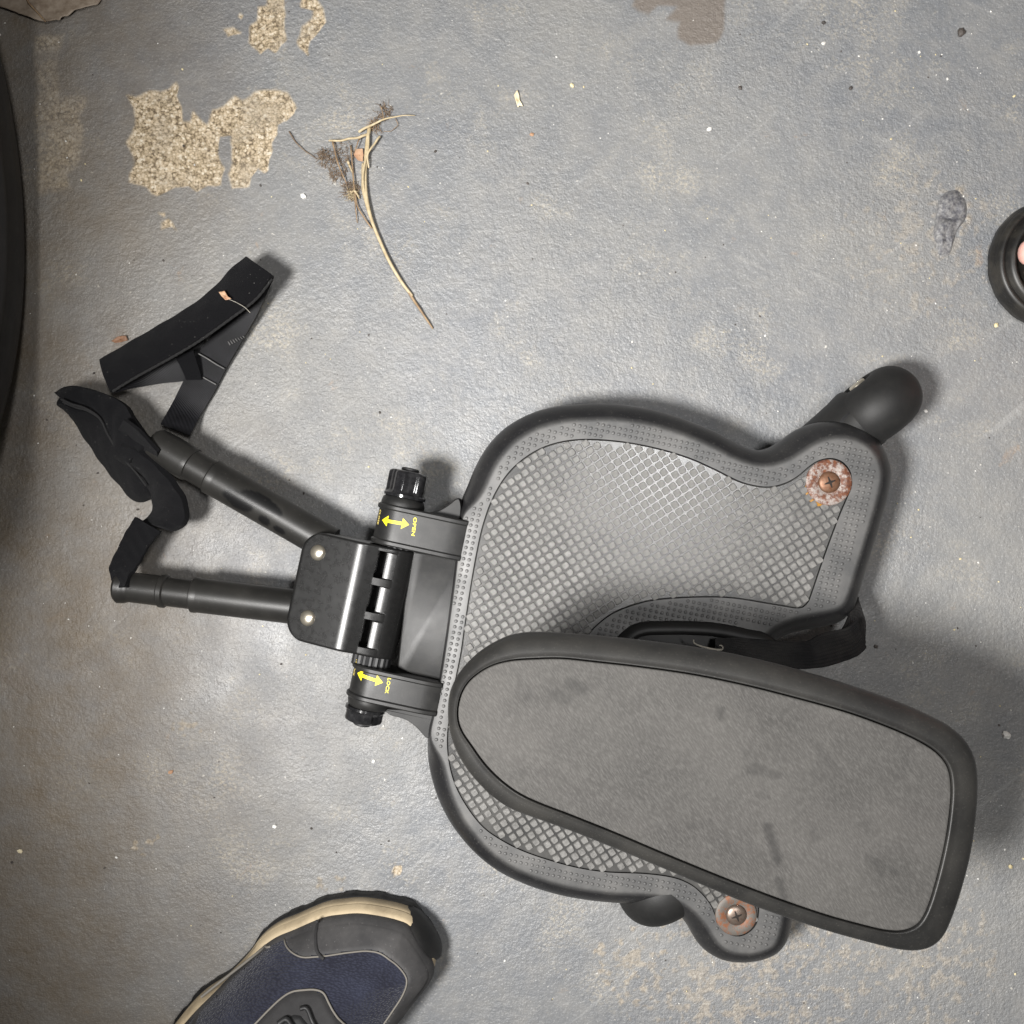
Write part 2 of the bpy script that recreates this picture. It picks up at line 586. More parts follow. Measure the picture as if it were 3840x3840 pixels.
def shoe_mesh_material():
    m = M("navy knit mesh")
    w = m.n("ShaderNodeTexVoronoi", feature='F1')
    w.inputs["Scale"].default_value = 620
    m.t.links.new(m.mapping((0.6, 1.25, 1), (0, 0, R(18))), w.inputs["Vector"])
    h = m.ramp(w.outputs["Distance"], [(0.2, 1.0), (0.7, 0.0)])
    n = m.ramp(m.noise(24, 3), [(0.4, 0.0), (0.65, 1.0)])
    c = m.mix(n, (0.007, 0.008, 0.020), (0.017, 0.020, 0.040))
    c = m.mix(m.math('MULTIPLY', h, 0.35), c, (0.040, 0.046, 0.078))
    m.set("Base Color", c); m.set("Roughness", 0.85); m.set("Sheen Weight", 0.15)
    m.bump(h, 0.6, 0.001)
    return m.m
mat_navy = shoe_mesh_material()
mat_cap = plastic("charcoal toe cap", (0.044, 0.043, 0.044), 0.7, 0.8, (0.115, 0.110, 0.108), 0.15, 30)
mat_midsole = plastic("cream midsole foam", (0.52, 0.42, 0.275), 0.7, 0.85, (0.22, 0.17, 0.11), 0.2, 50)
mat_piping = plastic("grey piping", (0.20, 0.185, 0.16), 0.7, 0.4, (0.18, 0.16, 0.14), 0.2, 200)
mat_lace = plastic("black woven lace panel", (0.030, 0.029, 0.030), 0.8, 0.3, (0.06, 0.06, 0.06), 0.4, 160)
mat_cloth = plastic("dark trouser cloth", (0.03, 0.032, 0.04), 0.9, 0.2, (0.05, 0.05, 0.06), 0.3, 90)

def blister_material():
    m = M("wrinkled grey paint")
    c = m.mix(m.ramp(m.noise(260, 5, 0.65), [(0.40, 0.0), (0.65, 1.0)]), (0.085, 0.085, 0.095), (0.26, 0.255, 0.25))
    m.set("Base Color", c); m.set("Roughness", 0.32)
    m.bump(m.noise(420, 4, 0.6), 0.6, 0.002)
    return m.m
mat_blister = blister_material()

def skin_material():
    m = M("skin")
    c = m.mix(m.noise(120, 4), (0.78, 0.42, 0.35), (0.86, 0.55, 0.48))
    m.set("Base Color", c); m.set("Roughness", 0.5)
    m.set("Subsurface Weight", 0.15); m.set("Subsurface Radius", (0.006, 0.002, 0.001))
    m.bump(m.noise(900, 3), 0.15, 0.0004)
    return m.m
mat_skin = skin_material()
mat_car = plastic("dark car paint", (0.02, 0.02, 0.022), 0.3, 0.2, (0.1, 0.09, 0.08), 0.0, 20)
mat_tyre = plastic("tyre rubber", (0.013, 0.0125, 0.0125), 0.7, 0.3, (0.035, 0.032, 0.028), 0.3, 50)
mat_alloy = metal("brushed wheel alloy", (0.4, 0.4, 0.4), 0.4)

# ------------------------------------------------------------------ floor
def floor_material():
    m = M("old grey floor paint")
    a = m.sep(m.attr("wear_dim").outputs["Color"])       # bare concrete, stain, dirt with painted dimming
    co = m.coord()
    n_big = m.ramp(m.noise(7, 5, 0.6), [(0.35, 0.0), (0.65, 1.0)])
    c = m.mix(n_big, (0.169, 0.176, 0.187), (0.198, 0.203, 0.211))
    n_mid = m.ramp(m.noise(45, 5, 0.65), [(0.40, 0.0), (0.70, 1.0)])
    c = m.mix(m.math('MULTIPLY', n_mid, 0.5), c, (0.290, 0.280, 0.262))
    hue = m.ramp(m.noise(3.5, 3, 0.5), [(0.40, 0.0), (0.62, 1.0)])
    c = m.mix(m.math('MULTIPLY', hue, 0.35), c, (0.262, 0.252, 0.228))
    # sandy rubbed patches
    sand = m.ramp(m.noise(11, 6, 0.72), [(0.535, 0.0), (0.68, 1.0)])
    grain = m.ramp(m.noise(330, 4, 0.7), [(0.46, 0.0), (0.62, 1.0)])
    c = m.mix(m.math('MULTIPLY', m.math('MULTIPLY', sand, grain), 0.75), c, (0.47, 0.42, 0.33))
    # fine light and dark speckle
    sp = m.ramp(m.noise(520, 3, 0.6), [(0.57, 0.0), (0.72, 1.0)])
    c = m.mix(m.math('MULTIPLY', sp, 0.42), c, (0.52, 0.52, 0.50))
    dk = m.ramp(m.noise(260, 4, 0.65), [(0.27, 1.0), (0.40, 0.0)])
    c = m.mix(m.math('MULTIPLY', dk, 0.45), c, (0.15, 0.15, 0.15))
    scr = m.ramp(m.noise(60, 3, 0.6, m.mapping((1, 0.06, 1), (0, 0, 0), m.mapping((1, 1, 1), (0, 0, R(50))))), [(0.66, 0.0), (0.70, 1.0)])
    scr2 = m.ramp(m.noise(75, 3, 0.6, m.mapping((1, 0.05, 1), (0, 0, 0), m.mapping((1, 1, 1), (0, 0, R(-65))))), [(0.67, 0.0), (0.71, 1.0)])
    c = m.mix(m.math('MULTIPLY', scr, 0.22), c, (0.42, 0.42, 0.41))
    c = m.mix(m.math('MULTIPLY', scr2, 0.18), c, (0.40, 0.39, 0.37))
    pin = m.ramp(m.noise(190, 2, 0.5), [(0.745, 0.0), (0.77, 0.8)])
    c = m.mix(pin, c, (0.56, 0.54, 0.49))
    # rust freckles
    ru = m.ramp(m.noise(30, 6, 0.7, dist=0.4), [(0.655, 0.0), (0.75, 1.0)])
    c = m.mix(m.math('MULTIPLY', ru, 0.45), c, (0.36, 0.23, 0.13))
    # brown dirt tint that also paints in the light's falloff to the left
    dirt_dim = m.math('MULTIPLY', a[2], m.ramp(m.noise(26, 6, 0.68), [(0.30, 0.45), (0.68, 1.0)]))
    c = m.mix(m.math('MULTIPLY', dirt_dim, 0.85), c, (0.135, 0.100, 0.060))
    # stains
    c = m.mix(m.math('MULTIPLY', a[1], 0.80), c, m.mix(m.noise(300, 4), (0.135, 0.110, 0.090), (0.19, 0.160, 0.132)))
    # bare concrete
    vo = m.n("ShaderNodeTexVoronoi", feature='F1')
    vo.inputs["Scale"].default_value = 420
    m.t.links.new(co, vo.inputs["Vector"])
    vc = m.sep(vo.outputs["Color"])
    cn = m.math('ADD', m.math('MULTIPLY', vc[0], 0.55), m.math('MULTIPLY', m.ramp(m.noise(300, 6, 0.75), [(0.36, 0.0), (0.64, 1.0)]), 0.5))
    cn = m.math('SUBTRACT', cn, m.math('MULTIPLY', m.ramp(vo.outputs["Distance"], [(0.35, 0.0), (0.75, 1.0)]), 0.30), True)
    cc = m.ramp(cn, [(0.04, (0.20, 0.15, 0.095)), (0.28, (0.50, 0.395, 0.255)), (0.55, (0.74, 0.60, 0.42)), (0.90, (0.97, 0.88, 0.72))])
    cc = m.mix(m.ramp(m.noise(28, 4), [(0.48, 0.0), (0.72, 0.7)]), cc, (0.46, 0.40, 0.315))
    c = m.mix(a[0], c, cc)
    m.set("Base Color", c)
    r = m.ramp(m.noise(24, 5, 0.6), [(0.35, 0.32), (0.65, 0.45)])
    r = m.math('ADD', r, m.math('MULTIPLY', a[0], 0.35))
    r = m.math('ADD', r, m.math('MULTIPLY', a[2], 0.10))
    m.set("Roughness", r)
    h = m.math('ADD', m.math('MULTIPLY', m.noise(240, 3, 0.55), 1.0), m.math('MULTIPLY', m.noise(650, 3, 0.6), 0.5))
    amt = m.ramp(m.noise(6, 3, 0.5), [(0.36, 0.35), (0.64, 1.0)])
    h = m.math('MULTIPLY', h, amt)
    h = m.math('ADD', h, m.math('MULTIPLY', m.math('MULTIPLY', m.noise(520, 5, 0.7), a[0]), 2.5))
    m.bump(h, 0.75, 0.0024)
    return m.m
mat_floor = floor_material()

NX = 860
ext = 0.52
xs = np.linspace(-ext, ext, NX); ys = np.linspace(-ext, ext, NX)
X, Y = np.meshgrid(xs, ys)
wx = X + 0.0030 * fnoise(X, Y, 0.016, 31, 3); wy = Y + 0.0030 * fnoise(X, Y, 0.016, 41, 3)
bare = np.zeros_like(X); stain = np.zeros_like(X); Zf = np.zeros_like(X)

def paint_poly(pts, soft=0.0012, warp=True):
    P = wxy(pts, 0)
    lo = P.min(0) - 0.01; hi = P.max(0) + 0.01
    i0, i1 = np.searchsorted(xs, [lo[0], hi[0]]); j0, j1 = np.searchsorted(ys, [lo[1], hi[1]])
    out = np.zeros_like(X)
    sx = (wx if warp else X)[j0:j1, i0:i1]; sy = (wy if warp else Y)[j0:j1, i0:i1]
    if sx.size == 0: return out
    d = pdist(P, sx, sy); ins = pip(P, sx, sy)
    sd = np.where(ins, d, -d)
    out[j0:j1, i0:i1] = sstep(-soft, soft, sd)
    return out

patches = [
    [(710,530),(760,545),(830,510),(930,500),(985,455),(1000,490),(985,540),(1015,590),(1020,670),(1060,670),(1080,620),(1110,665),(1150,690),(1190,620),(1250,600),(1300,530),(1350,550),(1420,510),(1530,505),(1600,515),(1660,600),(1600,670),(1545,700),(1540,750),(1510,790),(1505,940),(1480,965),(1440,930),(1400,1000),(1395,1045),(1290,1045),(1270,960),(1300,900),(1295,790),(1285,755),(1220,760),(1215,860),(1245,930),(1220,1020),(1150,1040),(1095,1075),(1050,1040),(970,1045),(870,1095),(800,1040),(720,1000),(725,950),(755,900),(740,850),(715,800),(740,740),(755,680),(750,600)],
    [(1490,-30),(1580,-30),(1590,60),(1580,150),(1600,220),(1545,290),(1500,270),(1455,305),(1390,240),(1390,150),(1430,120),(1440,40),(1490,30)],
    [(1690,-30),(1760,-30),(1800,50),(1810,130),(1760,190),(1720,230),(1725,300),(1680,260),(1650,230),(1680,150),(1740,110),(1740,60),(1670,40)],
    [(1240,165),(1290,155),(1335,185),(1290,200),(1265,210)],
    [(880,1250),(930,1225),(985,1290),(950,1270),(890,1290)],
    [(880,1185),(915,1190),(910,1215)],
    [(1330,75),(1355,90),(1345,110),(1325,95)],
]
for q in patches:
    bare = np.maximum(bare, paint_poly(ZP(q)))
dull = paint_poly(ZP([(330,540),(400,530),(490,550),(470,620),(430,660),(470,700),(460,850),(430,940),(370,980),(390,1045),(330,1050),(210,1090),(200,800),(200,500),(195,200),(280,190),(350,200),(320,300)]), 0.003)
bare = np.maximum(bare, 0.36 * dull * (0.7 + 0.6 * fnoise(X, Y, 0.012, 55, 3)))
# small rubbed places of the paint, bottom right and along the wheel
for (cx, cy, rr, wt) in ((1600, 4900, 260, 0), (3000, 3580, 300, .24), (2700, 3720, 360, .26), (3450, 3600, 300, .20), (3450, 900, 300, .16),
                         (2350, 3620, 160, .35), (1490, 3268, 34, .8), (1240, 3300, 60, .35), (540, 3150, 60, .4),
                          (700, 2720, 60, .25)):
    p = W(cx, cy, 0); rr = rr * K * H
    d = np.hypot(X - p[0], Y - p[1])
    n = fnoise(X, Y, 0.0052, int(cx), 3)
    bare = np.maximum(bare, wt * sstep(0.22, 0.55, n + 0.36 * (1 - d / rr) * (d < rr) - 1.0 * (d >= rr)))
stain = np.maximum(stain, paint_poly(Z(0.7971, 2300, 0)([(90,-40),(90,30),(170,70),(220,30),(290,40),(250,100),(310,110),(310,180),(370,215),(440,215),(500,190),(530,140),(525,-40)]), 0.002))
stain = np.maximum(stain, 0.7 * paint_poly([(440,1235),(470,1240),(480,1290),(430,1330),(420,1270)], 0.004))
# brown dirt growing to the left, with the dim left side painted into it
dirt_dim = sstep(-0.14, -0.44, X + 0.07 * fnoise(X, Y, 0.12, 77, 3) + 0.05 * sstep(-0.1, 0.3, Y) - 0.03)
dirt_dim = np.clip(dirt_dim, 0, 1)
# dark ring mark, bottom left
p = W(52, 2525, 0); d = np.hypot((X - p[0]), (Y - p[1]))
stain = np.maximum(stain, 0.6 * np.exp(-((d - 0.0095) / 0.0028) ** 2))
# relief: paint skin, worn pits, wrinkled blister
Zf += 0.00016 * fnoise(X, Y, 0.0060, 3, 2) + 0.0004 * fnoise(X, Y, 0.06, 5, 3)
bl_ = bare.copy()
for _ in range(3): bl_ = (bl_ + np.roll(bl_, 1, 0) + np.roll(bl_, -1, 0) + np.roll(bl_, 1, 1) + np.roll(bl_, -1, 1)) / 5
Zf -= bare * (0.0016 + 0.0012 * fnoise(X, Y, 0.0040, 9, 3))
Zf += 0.0016 * np.clip(bl_ - bare, 0, 1) * (bare < 0.4)      # paint film lifting at its broken edge
ZB = Z(0.3623, 3340, 600)
blis = paint_poly(ZB([(640,310),(720,330),(790,440),(780,590),(700,720),(650,860),(620,960),(520,965),(490,860),(460,760),(480,620),(500,480),(530,380)]), 0.0026, False)
rimb = paint_poly(ZB([(640,270),(740,290),(840,430),(830,610),(740,760),(700,880),(660,1000),(500,1005),(450,880),(410,760),(430,620),(460,470),(500,340)]), 0.005) * (1 - blis)
bare = np.maximum(bare, 0.5 * rimb * sstep(-0.1, 0.5, fnoise(X, Y, 0.006, 92, 3)))

def make_floor():
    me = bpy.data.meshes.new("floor")
    v = np.column_stack([X.ravel(), Y.ravel(), Zf.ravel()])
    i = np.arange(NX * NX).reshape(NX, NX)
    f = np.stack([i[:-1, :-1], i[:-1, 1:], i[1:, 1:], i[1:, :-1]], -1).reshape(-1, 4)
    me.vertices.add(len(v)); me.vertices.foreach_set("co", v.ravel())
    me.loops.add(f.size); me.loops.foreach_set("vertex_index", f.ravel().astype(np.int32))
    me.polygons.add(len(f)); me.polygons.foreach_set("loop_start", np.arange(0, f.size, 4, dtype=np.int32))
    me.polygons.foreach_set("use_smooth", np.ones(len(f), bool))
    me.update(calc_edges=True); me.validate()
    at = me.attributes.new("wear_dim", 'FLOAT_COLOR', 'POINT')
    at.data.foreach_set("color", np.column_stack([bare.ravel(), stain.ravel(), dirt_dim.ravel(), np.ones(NX * NX)]).ravel().astype(np.float32))
    o = link("floor", me, mat_floor)
    tag(o, kind="structure")
    # the rest of the garage floor, round the worn part
    far = 3.0; e = ext
    vv = [(-far, -far, 0), (far, -far, 0), (far, far, 0), (-far, far, 0), (-e, -e, 0), (e, -e, 0), (e, e, 0), (-e, e, 0)]
    g = obj("floor", vv, [(0, 1, 5, 4), (1, 2, 6, 5), (2, 3, 7, 6), (3, 0, 4, 7)], mat_floor, None, False)
    tag(g, kind="structure")
make_floor()

# ------------------------------------------------------------------ the ride-on board
board = empty("stroller_ride_board", (0.05, 0.0, 0.0))
tag(board, "black ride-on stroller board with grey padded seat, studded mat and two folded arms", "ride-on board")

ZT = 0.075        # height of the standing surface
deck_px = [(868,952),(882,915),(899,875),(922,838),(955,805),(1000,780),(1050,766),(1110,761),(1170,762),(1230,772),(1290,790),
           (1345,812),(1390,836),(1424,848),(1450,845),(1475,830),(1505,810),(1545,796),(1588,795),(1625,808),(1655,832),(1673,865),(1679,900),
           (1671,945),(1655,1000),(1636,1062),(1618,1120),(1606,1152),(1580,1175),(1540,1185),(1490,1195),(1455,1215),(1430,1245),(1410,1290),(1402,1330),
           (1404,1366),(1420,1405),(1438,1436),(1470,1468),(1509,1486),(1526,1515),(1525,1552),(1512,1620),(1500,1690),(1493,1735),(1484,1768),(1466,1792),
           (1438,1806),(1402,1812),(1365,1809),(1335,1796),(1313,1775),(1296,1746),(1276,1721),(1250,1707),(1212,1702),(1165,1701),
           (1110,1696),(1050,1685),(990,1666),(935,1639),(890,1602),(852,1555),(826,1505),(810,1450),(806,1405),(808,1368),
           (818,1330),(832,1250),(845,1160),(858,1060),(864,1000)]
NDK = 420
deck = ccw(smooth_closed(wxy(DD(deck_px), 0.052), NDK))
front_a, front_b = np.array(wxy(DD([(866,975)]), .052)[0]), np.array(wxy(DD([(810,1380)]), .052)[0])
dfr = pdist([front_a, front_b], deck[:, 0], deck[:, 1], closed=False)
wfr = 0.22 + 0.78 * sstep(0.002, 0.022, dfr)           # the front edge under the hinge is only slightly rounded
for _ in range(6):
    wfr = 0.5 * wfr + 0.25 * (np.roll(wfr, 1) + np.roll(wfr, -1))

def deck_inset(d):
    # step by step with relaxing so tight corners stay smooth
    Q = deck; steps = max(1, int(d / 0.002)); 
    for _ in range(steps):
        Q = inset(Q, wfr * d / steps, 1)
    return Q

prof = [(0.005, .034), (0.0012, .040), (0.0, .047), (0.0006, .055), (0.0025, .0615), (0.0055, .0665), (0.0088, .0702), (0.0120, .0727),
        (0.0146, .0742), (0.0162, .07485), (0.0172, ZT)]
deck_rings = [ring3(inset(deck, -0.0 + d, 0) if d < 0.004 else deck_inset(d), z) for d, z in prof]
flat_edge = deck_rings[-1][:, :2]

mat_px = [(868,1235),(876,1180),(885,1120),(897,1050),(911,988),(931,935),(960,890),(1000,856),(1045,836),(1100,828),(1170,832),(1240,845),(1300,863),
          (1350,885),(1392,906),(1422,915),(1450,918),(1478,912),(1503,899),(1527,879),(1545,868),(1568,864),(1590,871),(1605,890),(1607,912),(1602,932),
          (1590,960),(1580,985),(1556,1050),(1533,1117),(1524,1138),(1508,1148),(1470,1143),(1380,1129),(1302,1128),(1224,1135),(1165,1154),
          (1130,1178),(1107,1204),(1092,1240),(1091,1277),(1105,1312),(1150,1360),(1230,1400),(1330,1440),(1420,1470),(1445,1500),(1450,1530),
          (1440,1600),(1433,1666),(1432,1725),(1422,1752),(1395,1767),(1365,1757),(1350,1730),(1340,1707),(1321,1684),(1300,1668),(1268,1656),(1215,1649),(1145,1646),(1086,1637),
          (1028,1621),(981,1604),(941,1583),(910,1560),(882,1525),(859,1483),(847,1441),(843,1398),(847,1352),(855,1300)]
NMT = 420
matp = ccw(smooth_closed(wxy(DD(mat_px), ZT), NMT))

def cap_with_hole(outer, inner, z):
    bm = bmesh.new()
    for P in (outer, inner):
        vs = [bm.verts.new((p[0], p[1], z)) for p in P]
        for i in range(len(vs)):
            bm.edges.new((vs[i], vs[(i + 1) % len(vs)]))
    bmesh.ops.triangle_fill(bm, edges=bm.edges[:], use_beauty=True)
    for f_ in bm.faces:
        if f_.normal.z < 0: f_.normal_flip()
    bm.verts.index_update()
    v = [tuple(q.co) for q in bm.verts]
    f = [tuple(q.index for q in p.verts) for p in bm.faces]
    bm.free()
    return v, f

mb = MB()
v, f = loft(deck_rings, True, False); mb.add(v, f)
v, f = cap_with_hole(flat_edge, matp, ZT); mb.add(v, f)
v, f = loft([ring3(matp, ZT - 0.0035), ring3(inset(matp, -0.0002), ZT - 0.0003), ring3(matp, ZT)], False, False)
mb.add(v, [q[::-1] for q in f])
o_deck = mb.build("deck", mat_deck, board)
bm = bmesh.new(); bm.from_mesh(o_deck.data)
bmesh.ops.remove_doubles(bm, verts=bm.verts, dist=0.00002)
bm.to_mesh(o_deck.data); bm.free()
sharp(o_deck, 50)
def worn_sheen_attr(o, fn):
    n_ = len(o.data.vertices)
    co = np.empty(n_ * 3); o.data.vertices.foreach_get("co", co); co = co.reshape(-1, 3)
    w_ = fn(co)
    at_ = o.data.attributes.new("worn", 'FLOAT_COLOR', 'POINT')
    at_.data.foreach_set("color", np.column_stack([w_, w_, w_, np.ones(n_)]).ravel().astype(np.float32))
worn_sheen_attr(o_deck, lambda c: sstep(0.0735, 0.0750, c[:, 2]))  # scuffed flat lightened, rim left dark: light contrast put into the colour

# washers and screws
W1 = np.array(W(3107, 1809, ZT)[:2]); W2_ = np.array(W(2759, 3429, ZT)[:2])
mi = inset(matp, 0.0006)
v, f = loft([ring3(mi, ZT - 0.004), ring3(mi, ZT - 0.0007), ring3(inset(matp, 0.0012), ZT - 0.0002)], True, True)
o_mat = obj("tread_mat", v, f, mat_mat_base, board)
sharp(o_mat, 30)

def in_mat(P, margin):
    X_, Y_ = P[:, 0], P[:, 1]
    ok = pip(matp, X_, Y_) & (pdist(matp, X_, Y_) > margin)
    for c, r in ((W1, 0.0115), (W2_, 0.0105)):
        ok &= np.hypot(X_ - c[0], Y_ - c[1]) > r
    return ok

# studs: rounded squares on a lattice turned 45 degrees to the board
pitch = 31.2 * K * (H - ZT)
e1 = (U2 + V2) / math.sqrt(2); e2 = (U2 - V2) / math.sqrt(2)
g = np.arange(-80, 81)
A_, B_ = np.meshgrid(g, g)
org = np.array(W(2330, 1985, ZT)[:2])
lat = org + (A_.ravel()[:, None] * e1 + B_.ravel()[:, None] * e2) * pitch
lat = lat[in_mat(lat, 0.0027)]

def stud_shape(hw, h, rot, jit=0.0, rnd=None):
    pts = []
    for (sx, sy) in ((1, 1), (-1, 1), (-1, -1), (1, -1)):
        c = hw * 0.58
        for a in (0, 45, 90):
            base = math.atan2(sy, sx) - math.pi / 4
            pts.append((sx * c + (hw - c) * math.cos(base + R(a)), sy * c + (hw - c) * math.sin(base + R(a))))
    P = np.array(pts)
    if rnd is not None: P = P * (1 + rnd.uniform(-jit, jit, (len(P), 1)))
    ca, sa = math.cos(rot), math.sin(rot)
    P = P @ np.array([[ca, sa], [-sa, ca]])
    return [np.column_stack([P * s_, np.full(len(P), z_)]) for s_, z_ in ((1.10, -0.0004), (0.97, h * 0.72), (0.86, h))]

rot_st = math.atan2(e1[1], e1[0])
stud_meshes = []
for k in range(6):
    v, f = loft(stud_shape(0.5 * pitch * 0.80, 0.00105, rot_st, 0.05, rng), False, True)
    me = bpy.data.meshes.new("stud")
    me.from_pydata([tuple(map(float, q)) for q in v], [], [tuple(map(int, q)) for q in f])
    me.polygons.foreach_set("use_smooth", [True] * (len(f) - 1) + [False])
    me.materials.append(mat_stud)
    stud_meshes.append(me)
vis = np.array(W(2420, 1950, ZT)[:2])
order = np.argsort(np.hypot(*(lat - vis).T))
off = Vector(board.location)
for idx in order[:300]:
    o = bpy.data.objects.new("stud", stud_meshes[int(rng.integers(6))])
    COL.objects.link(o); o.parent = o_mat
    o.location = (lat[idx][0] , lat[idx][1], ZT - 0.0002)
mb = MB()
for idx in order[300:]:
    v, f = loft([q + np.array([lat[idx][0], lat[idx][1], ZT - 0.0002]) for q in stud_shape(0.5 * pitch * 0.80, 0.00105, rot_st, 0.05, rng)], False, True)
    mb.add(v, f)
o = mb.build("stud_field", mat_stud, o_mat, smooth=True); sharp(o, 35); tag(o, kind="stuff")

# small pimples on the flat border
pp = 21.4 * K * (H - ZT)
lat2 = org + np.array([0.0004, 0.0007]) + (A_.ravel()[:, None] * U2 + B_.ravel()[:, None] * V2) * pp
Xl, Yl = lat2[:, 0], lat2[:, 1]
ok = pip(deck, Xl, Yl) & pip(flat_edge, Xl, Yl) & ~pip(matp, Xl, Yl)
lat2 = lat2[ok]; Xl, Yl = lat2[:, 0], lat2[:, 1]
ok = (pdist(flat_edge, Xl, Yl) > 0.0008) & (pdist(matp, Xl, Yl) > 0.0021) & (pdist(matp, Xl, Yl) < 0.0185)
for c in (W1, W2_):
    ok &= np.hypot(Xl - c[0], Yl - c[1]) > 0.0115
lat2 = lat2[ok]
mb = MB()
th = np.linspace(0, 2 * math.pi, 8, endpoint=False) + R(22.5)
for p in lat2:
    rings = [np.column_stack([p[0] + r * np.cos(th), p[1] + r * np.sin(th), np.full(8, ZT + z)])
             for r, z in ((0.00150, -0.0002), (0.00118, 0.00085), (0.00072, 0.00098))]
    v, f = loft(rings, False, True); mb.add(v, f)
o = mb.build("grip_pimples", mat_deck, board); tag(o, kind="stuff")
worn_sheen_attr(o, lambda c: np.ones(len(c)))

def screw(cx, cy, mw, ms, zbase, rw, rs, name_label):
    w_ = MB()
    n = 48
    v, f = lathe((cx, cy, zbase - 0.0010), (0, 0, 1), [(0, rw), (0.0018, rw), (0.0023, rw - 0.0005), (0.0024, rw * 0.75), (0.0019, rs * 1.15), (0.0013, rs)], n)
    w_.add(v, f)
    wo = w_.build("washer", mw, board); sharp(wo, 45)
    wo["label"] = name_label
    s_ = MB()
    prof_ = [(0.0, rs), (0.0008, rs)] + [(0.0008 + 0.0026 * math.sin(a), rs * math.cos(a)) for a in np.linspace(0.15, 1.45, 7)]
    v, f = lathe((cx, cy, zbase + 0.0006), (0, 0, 1), prof_, 32)
    s_.add(v, f)
    so = s_.build("screw", ms, wo)
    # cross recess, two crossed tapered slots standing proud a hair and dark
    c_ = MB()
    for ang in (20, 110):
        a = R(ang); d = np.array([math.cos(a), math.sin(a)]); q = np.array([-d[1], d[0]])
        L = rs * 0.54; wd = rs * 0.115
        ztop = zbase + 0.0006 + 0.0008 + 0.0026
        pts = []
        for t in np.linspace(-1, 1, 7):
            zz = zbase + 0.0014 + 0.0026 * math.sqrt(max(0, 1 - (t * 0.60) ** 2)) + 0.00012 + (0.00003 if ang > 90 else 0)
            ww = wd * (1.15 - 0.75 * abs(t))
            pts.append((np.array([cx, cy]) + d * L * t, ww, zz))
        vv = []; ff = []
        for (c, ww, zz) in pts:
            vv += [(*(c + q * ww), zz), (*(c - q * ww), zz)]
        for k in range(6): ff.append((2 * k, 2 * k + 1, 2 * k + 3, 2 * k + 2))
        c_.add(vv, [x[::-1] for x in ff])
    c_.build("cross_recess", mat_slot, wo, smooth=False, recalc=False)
    return wo
screw(W1[0], W1[1], mat_rust, mat_screw_rusty, ZT + 0.0002, 0.0178, 0.0083, "badly rusted washer")
screw(W2_[0], W2_[1], mat_dull, mat_screw, ZT + 0.0002, 0.0160, 0.0079, "dull zinc washer with rusty edge")
# orange rust run beside the rusted washer
an = np.radians(np.linspace(188, 262, 30))
ro = 0.0180 + 0.0026 * np.sin(np.linspace(0, math.pi, 30)) ** 0.7 + 0.0004 * np.sin(np.linspace(0, 19, 30))
rp = np.vstack([np.column_stack([W1[0] + ro * np.cos(an), W1[1] + ro * np.sin(an)]), np.column_stack([W1[0] + .0172 * np.cos(an[::-1]), W1[1] + .0172 * np.sin(an[::-1])])])
rp = ccw(rp)
v, f = loft([ring3(rp, ZT - 0.0006), ring3(rp, ZT + 0.0003), ring3(inset(rp, 0.0002), ZT + 0.0004)], False, True)
obj("rust_run", v, f, mat_stain_y, o_mat)

# ---- hinge end: web panel, two arms, knobs, barrel
def prism(poly_ccw, z0, z1, bev=0.0012):
    return loft([ring3(poly_ccw, z0), ring3(poly_ccw, z1 - bev), ring3(inset(poly_ccw, bev * 0.35), z1 - bev * 0.35), ring3(inset(poly_ccw, bev), z1)], True, True)

web_px = Z3([(885, 670), (1000, 690), (1170, 725), (1200, 740), (1180, 800), (1120, 1150), (1070, 1400), (1040, 1500), (1000, 1480), (790, 1370), (830, 1000)])
P = ccw(resample(wxy(web_px, 0.066), 120, True))
v, f = prism(P, 0.045, 0.0665)
o = obj("web_panel", v, f, mat_web, board); sharp(o, 35)

def hinge_arm(u0, u1, v0, v1, zt, label, side, mat):
    """bar along the board axis whose front end is rounded about the hinge pin"""
    r = 0.0175; uc = u0 + r; zc = zt - r
    def profile(grow):
        pts = [(u1, zt + grow - 0.003), (u1 - 0.006, zt + grow - 0.0012), (u1 - 0.014, zt + grow), (uc + 0.004, zt + grow)]
        for a in np.linspace(90, 260, 22):
            pts.append((uc + (r + grow) * math.cos(R(a)), zc + (r + grow) * math.sin(R(a))))
        pts += [(uc + 0.01, zc - r + 0.001), (u1, zt - 0.030)]
        return pts
    def slab(va, vb, grow, bev):
        rings = []
        for vv, gg in ((va, grow - bev), (va + bev, grow), (vb - bev, grow), (vb, grow - bev)):
            rings.append(np.array([uvw(u, vv, z) for u, z in profile(gg)]))
        return loft(rings)
    mb = MB()
    v, f = slab(v0 + 0.0035, v1 - 0.0035, 0.0, 0.0002); mb.add(v, f)
    v, f = slab(v0, v0 + 0.0042, 0.0016, 0.0010); mb.add(v, f)
    v, f = slab(v1 - 0.0042, v1, 0.0016, 0.0010); mb.add(v, f)
    o = mb.build("hinge_arm", mat, board, recalc=True); sharp(o, 32)
    # boss under the knob
    mb = MB()
    vk = v0 if side < 0 else v1
    cc = uvw(uc, vk, zc)
    ax = (V2[0] * side, V2[1] * side, 0)
    v, f = lathe(cc, ax, [(-0.002, 0.0172), (0.002, 0.0172), (0.0055, 0.0164), (0.0068, 0.0150)], 48); mb.add(v, f)
    b = mb.build("boss", mat, o, recalc=True); sharp(b, 35)
    return o, uc, zc, cc, ax

